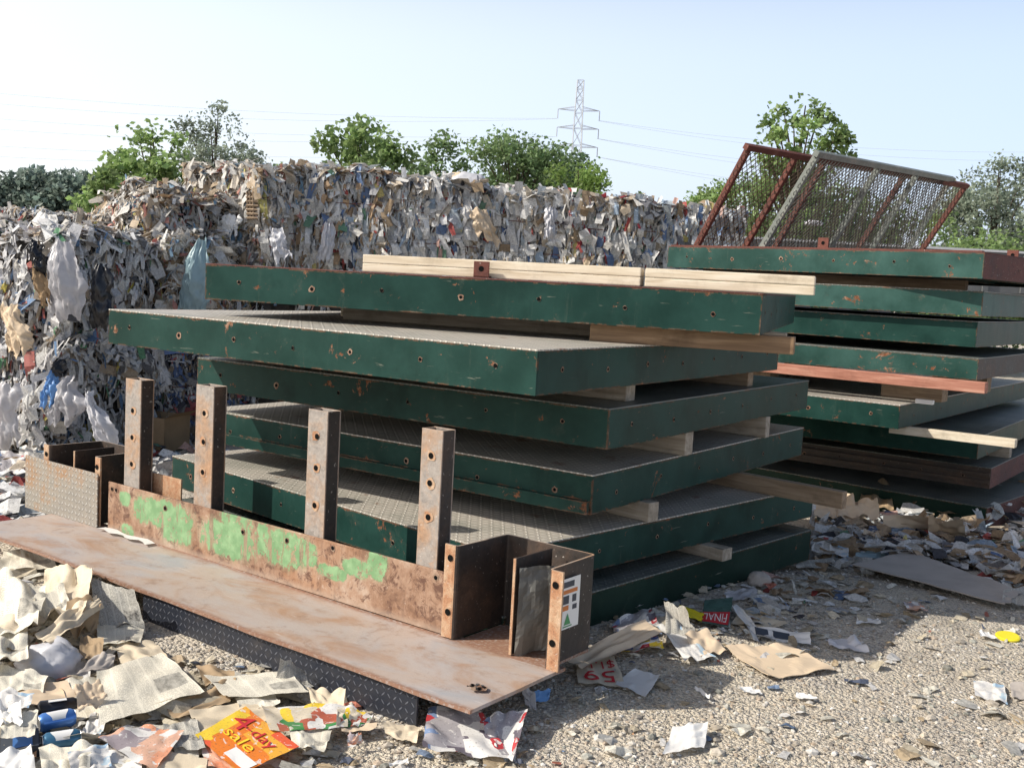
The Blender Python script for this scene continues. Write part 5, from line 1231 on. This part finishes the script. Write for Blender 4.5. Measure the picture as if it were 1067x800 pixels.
for i, (px, top, w) in enumerate(((-8, 182, 54), (26, 172, 50), (54, 182, 44), (78, 170, 50), (106, 180, 40), (8, 192, 44))):
    tree('distant_tree', ['dark distant tree at the left picture edge', 'tall distant tree second in the far tree line', 'low distant tree in the far tree line dip', 'tall distant tree right of the dip in the far tree line', 'distant tree partly behind the low leafy bush', 'short distant tree in front of the far tree line'][i], px, top, w * 1.2, 110, n=5200, leaf=.70, col=FARC, clumps=34, cr=.24, rn=TR, low=.05, group=FT, trunk=True)

# long low shed at the far left, grey shed behind the far stack, white tank
def shed(name, label, x0, x1, ytop, Y, depth, wallm, roofm, over=.2):
    a = P(x0, ytop, Y); b = P(x1, ytop, Y); z = a.z; t = empty(name, ((a.x + b.x) / 2, Y + depth / 2, -.22)); tag(t, label, 'shed')
    W = b.x - a.x; Hh = z + .22; m = MB(); m.box((0, 0, (Hh - .25) / 2), (W, depth, Hh - .25), 0); m.build('wall', wallm, t)
    r = MB(); r.box((0, 0, Hh - .125), (W + over, depth + over, .24), 0); r.build('roof', roofm, t)
M['shed_dark'] = m_flat('shed_dark', (.07, .075, .08), .7, .3, .3, 1)
M['shed_grey'] = m_flat('shed_grey', (.13, .135, .14), .6, .4, .35, 1)
M['roof_pale'] = m_flat('roof_pale', (.55, .56, .57), .5, .4, .2, 1)
shed('far_shed', 'long low dark shed on the horizon at the far left', -120, 100, 214, 70, 12, M['shed_dark'], M['shed_dark'])
def parapet():
    a = P(772, 247, 16); b = P(1130, 251.5, 16.0); t = empty('trailer_bed', ((a.x + b.x) / 2, 16.6, -.22), 0); tag(t, 'long grey trailer side with a bright top edge behind the far stack', 'trailer')
    W = b.x - a.x; Hh = a.z + .22; tilt = Matrix.Rotation(math.atan2(b.z - a.z, W), 3, 'Y').inverted()
    m = MB(); m.box((0, 0, Hh - .32), (W, 1.2, .60), 0, bev=.01)
    for k in range(9): m.box((-W / 2 + W * (k + .5) / 9, -.62, Hh - .32), (.08, .04, .56), 0)
    m.build('side_panel', M['shed_grey'], t); r = MB(); r.box((0, -.58, Hh - .005), (W, .10, .035), 0); r.build('top_edge', M['roof_pale'], t)
    for k in range(4):
        g = MB(); g.box((-W / 2 + W * (.10 + .12 * k), 0, (Hh - .63) / 2), (.2, .5, Hh - .63)); g.build('leg', M['shed_grey'], t)
parapet()
lump('white_cover', 'small white cover seen through the mesh panels', 'cover', P(848, 233, 15), (.13, .1, .045), M['white_bag'], 21, .15)

# ------------------------------------------------------------------ pylon and power lines
def pylon():
    Y = 190; top = P(605, 84, Y); bx, by = top.x, top.y; Hh = top.z + .22; t = empty('power_pylon', (bx, by, -.22)); tag(t, 'lattice steel power pylon rising behind the dense trees', 'pylon')
    mb = MB(); lv = [0, .18, .34, .48, .60, .70, .78, .85, .91, .96, 1.0]
    def hw(f): return .55 + .75 * (1 - f)
    for i in range(len(lv) - 1):
        f0, f1 = lv[i], lv[i + 1]; w0, w1 = hw(f0), hw(f1)
        c0 = [Vector((sx * w0, sy * w0, f0 * Hh)) for sx, sy in ((-1, -1), (1, -1), (1, 1), (-1, 1))]; c1 = [Vector((sx * w1, sy * w1, f1 * Hh)) for sx, sy in ((-1, -1), (1, -1), (1, 1), (-1, 1))]
        for k in range(4):
            mb.tube([c0[k], c1[k]], .085, 4); mb.tube([c0[k], c1[(k + 1) % 4]], .045, 4); mb.tube([c0[(k + 1) % 4], c1[k]], .045, 4); mb.tube([c1[k], c1[(k + 1) % 4]], .045, 4)
    mb.build('lattice_mast', M['pylon'], t)
    tips = []
    for py in (115, 134, 153):
        z = P(605, py, Y).z + .22; a = MB()
        for s in (-1, 1):
            e = Vector((s * 3.6, 0, z)); 
            for yy in (-.7, .7): a.tube([Vector((s * .6, yy, z + .5)), e], .045, 4); a.tube([Vector((s * .6, yy, z - .1)), e], .045, 4)
            a.tube([e, e + Vector((0, 0, -1.6))], .09, 5); tips.append((s, Vector((bx, by, -.22)) + e + Vector((0, 0, -1.6))))
        a.build('cross_arm', M['pylon'], t)
    return tips
M['pylon'] = m_flat('galvanised_pylon', (.46, .49, .54), .6, .4, .15, 1)
M['wire'] = m_flat('power_wire', (.55, .60, .66), .6, .3, .05, 1)
tips = pylon()
def wire(a, b, sag, label, r=.024):
    n = 26; mb = MB(); pts = [a.lerp(b, k / n) - Vector((0, 0, sag * 4 * (k / n) * (1 - k / n))) for k in range(n + 1)]
    mb.tube(pts, r, 4); tag(mb.build('power_line', M['wire']), label, 'power line', 'overhead power lines')
ln = ['upper', 'middle', 'lower']
for i, (s, p) in enumerate(tips):
    k = ln[i // 2]
    if s < 0:
        ly = (94, 121, 150)[i // 2]; wire(p, P(-40, ly, 175), 1.2, '%s power line running from the pylon to the left' % k); wire(p + Vector((0, 3, .4)), P(-40, ly + 11, 178), 1.6, 'second %s power line running from the pylon to the left' % k)
    else:
        ry = (158, 186, 212)[i // 2]; wire(p, P(1110, ry, 215), 1.8, '%s power line running from the pylon to the right' % k); wire(p + Vector((0, 3, .4)), P(1110, ry + 9, 219), 2.2, 'second %s power line running from the pylon to the right' % k)
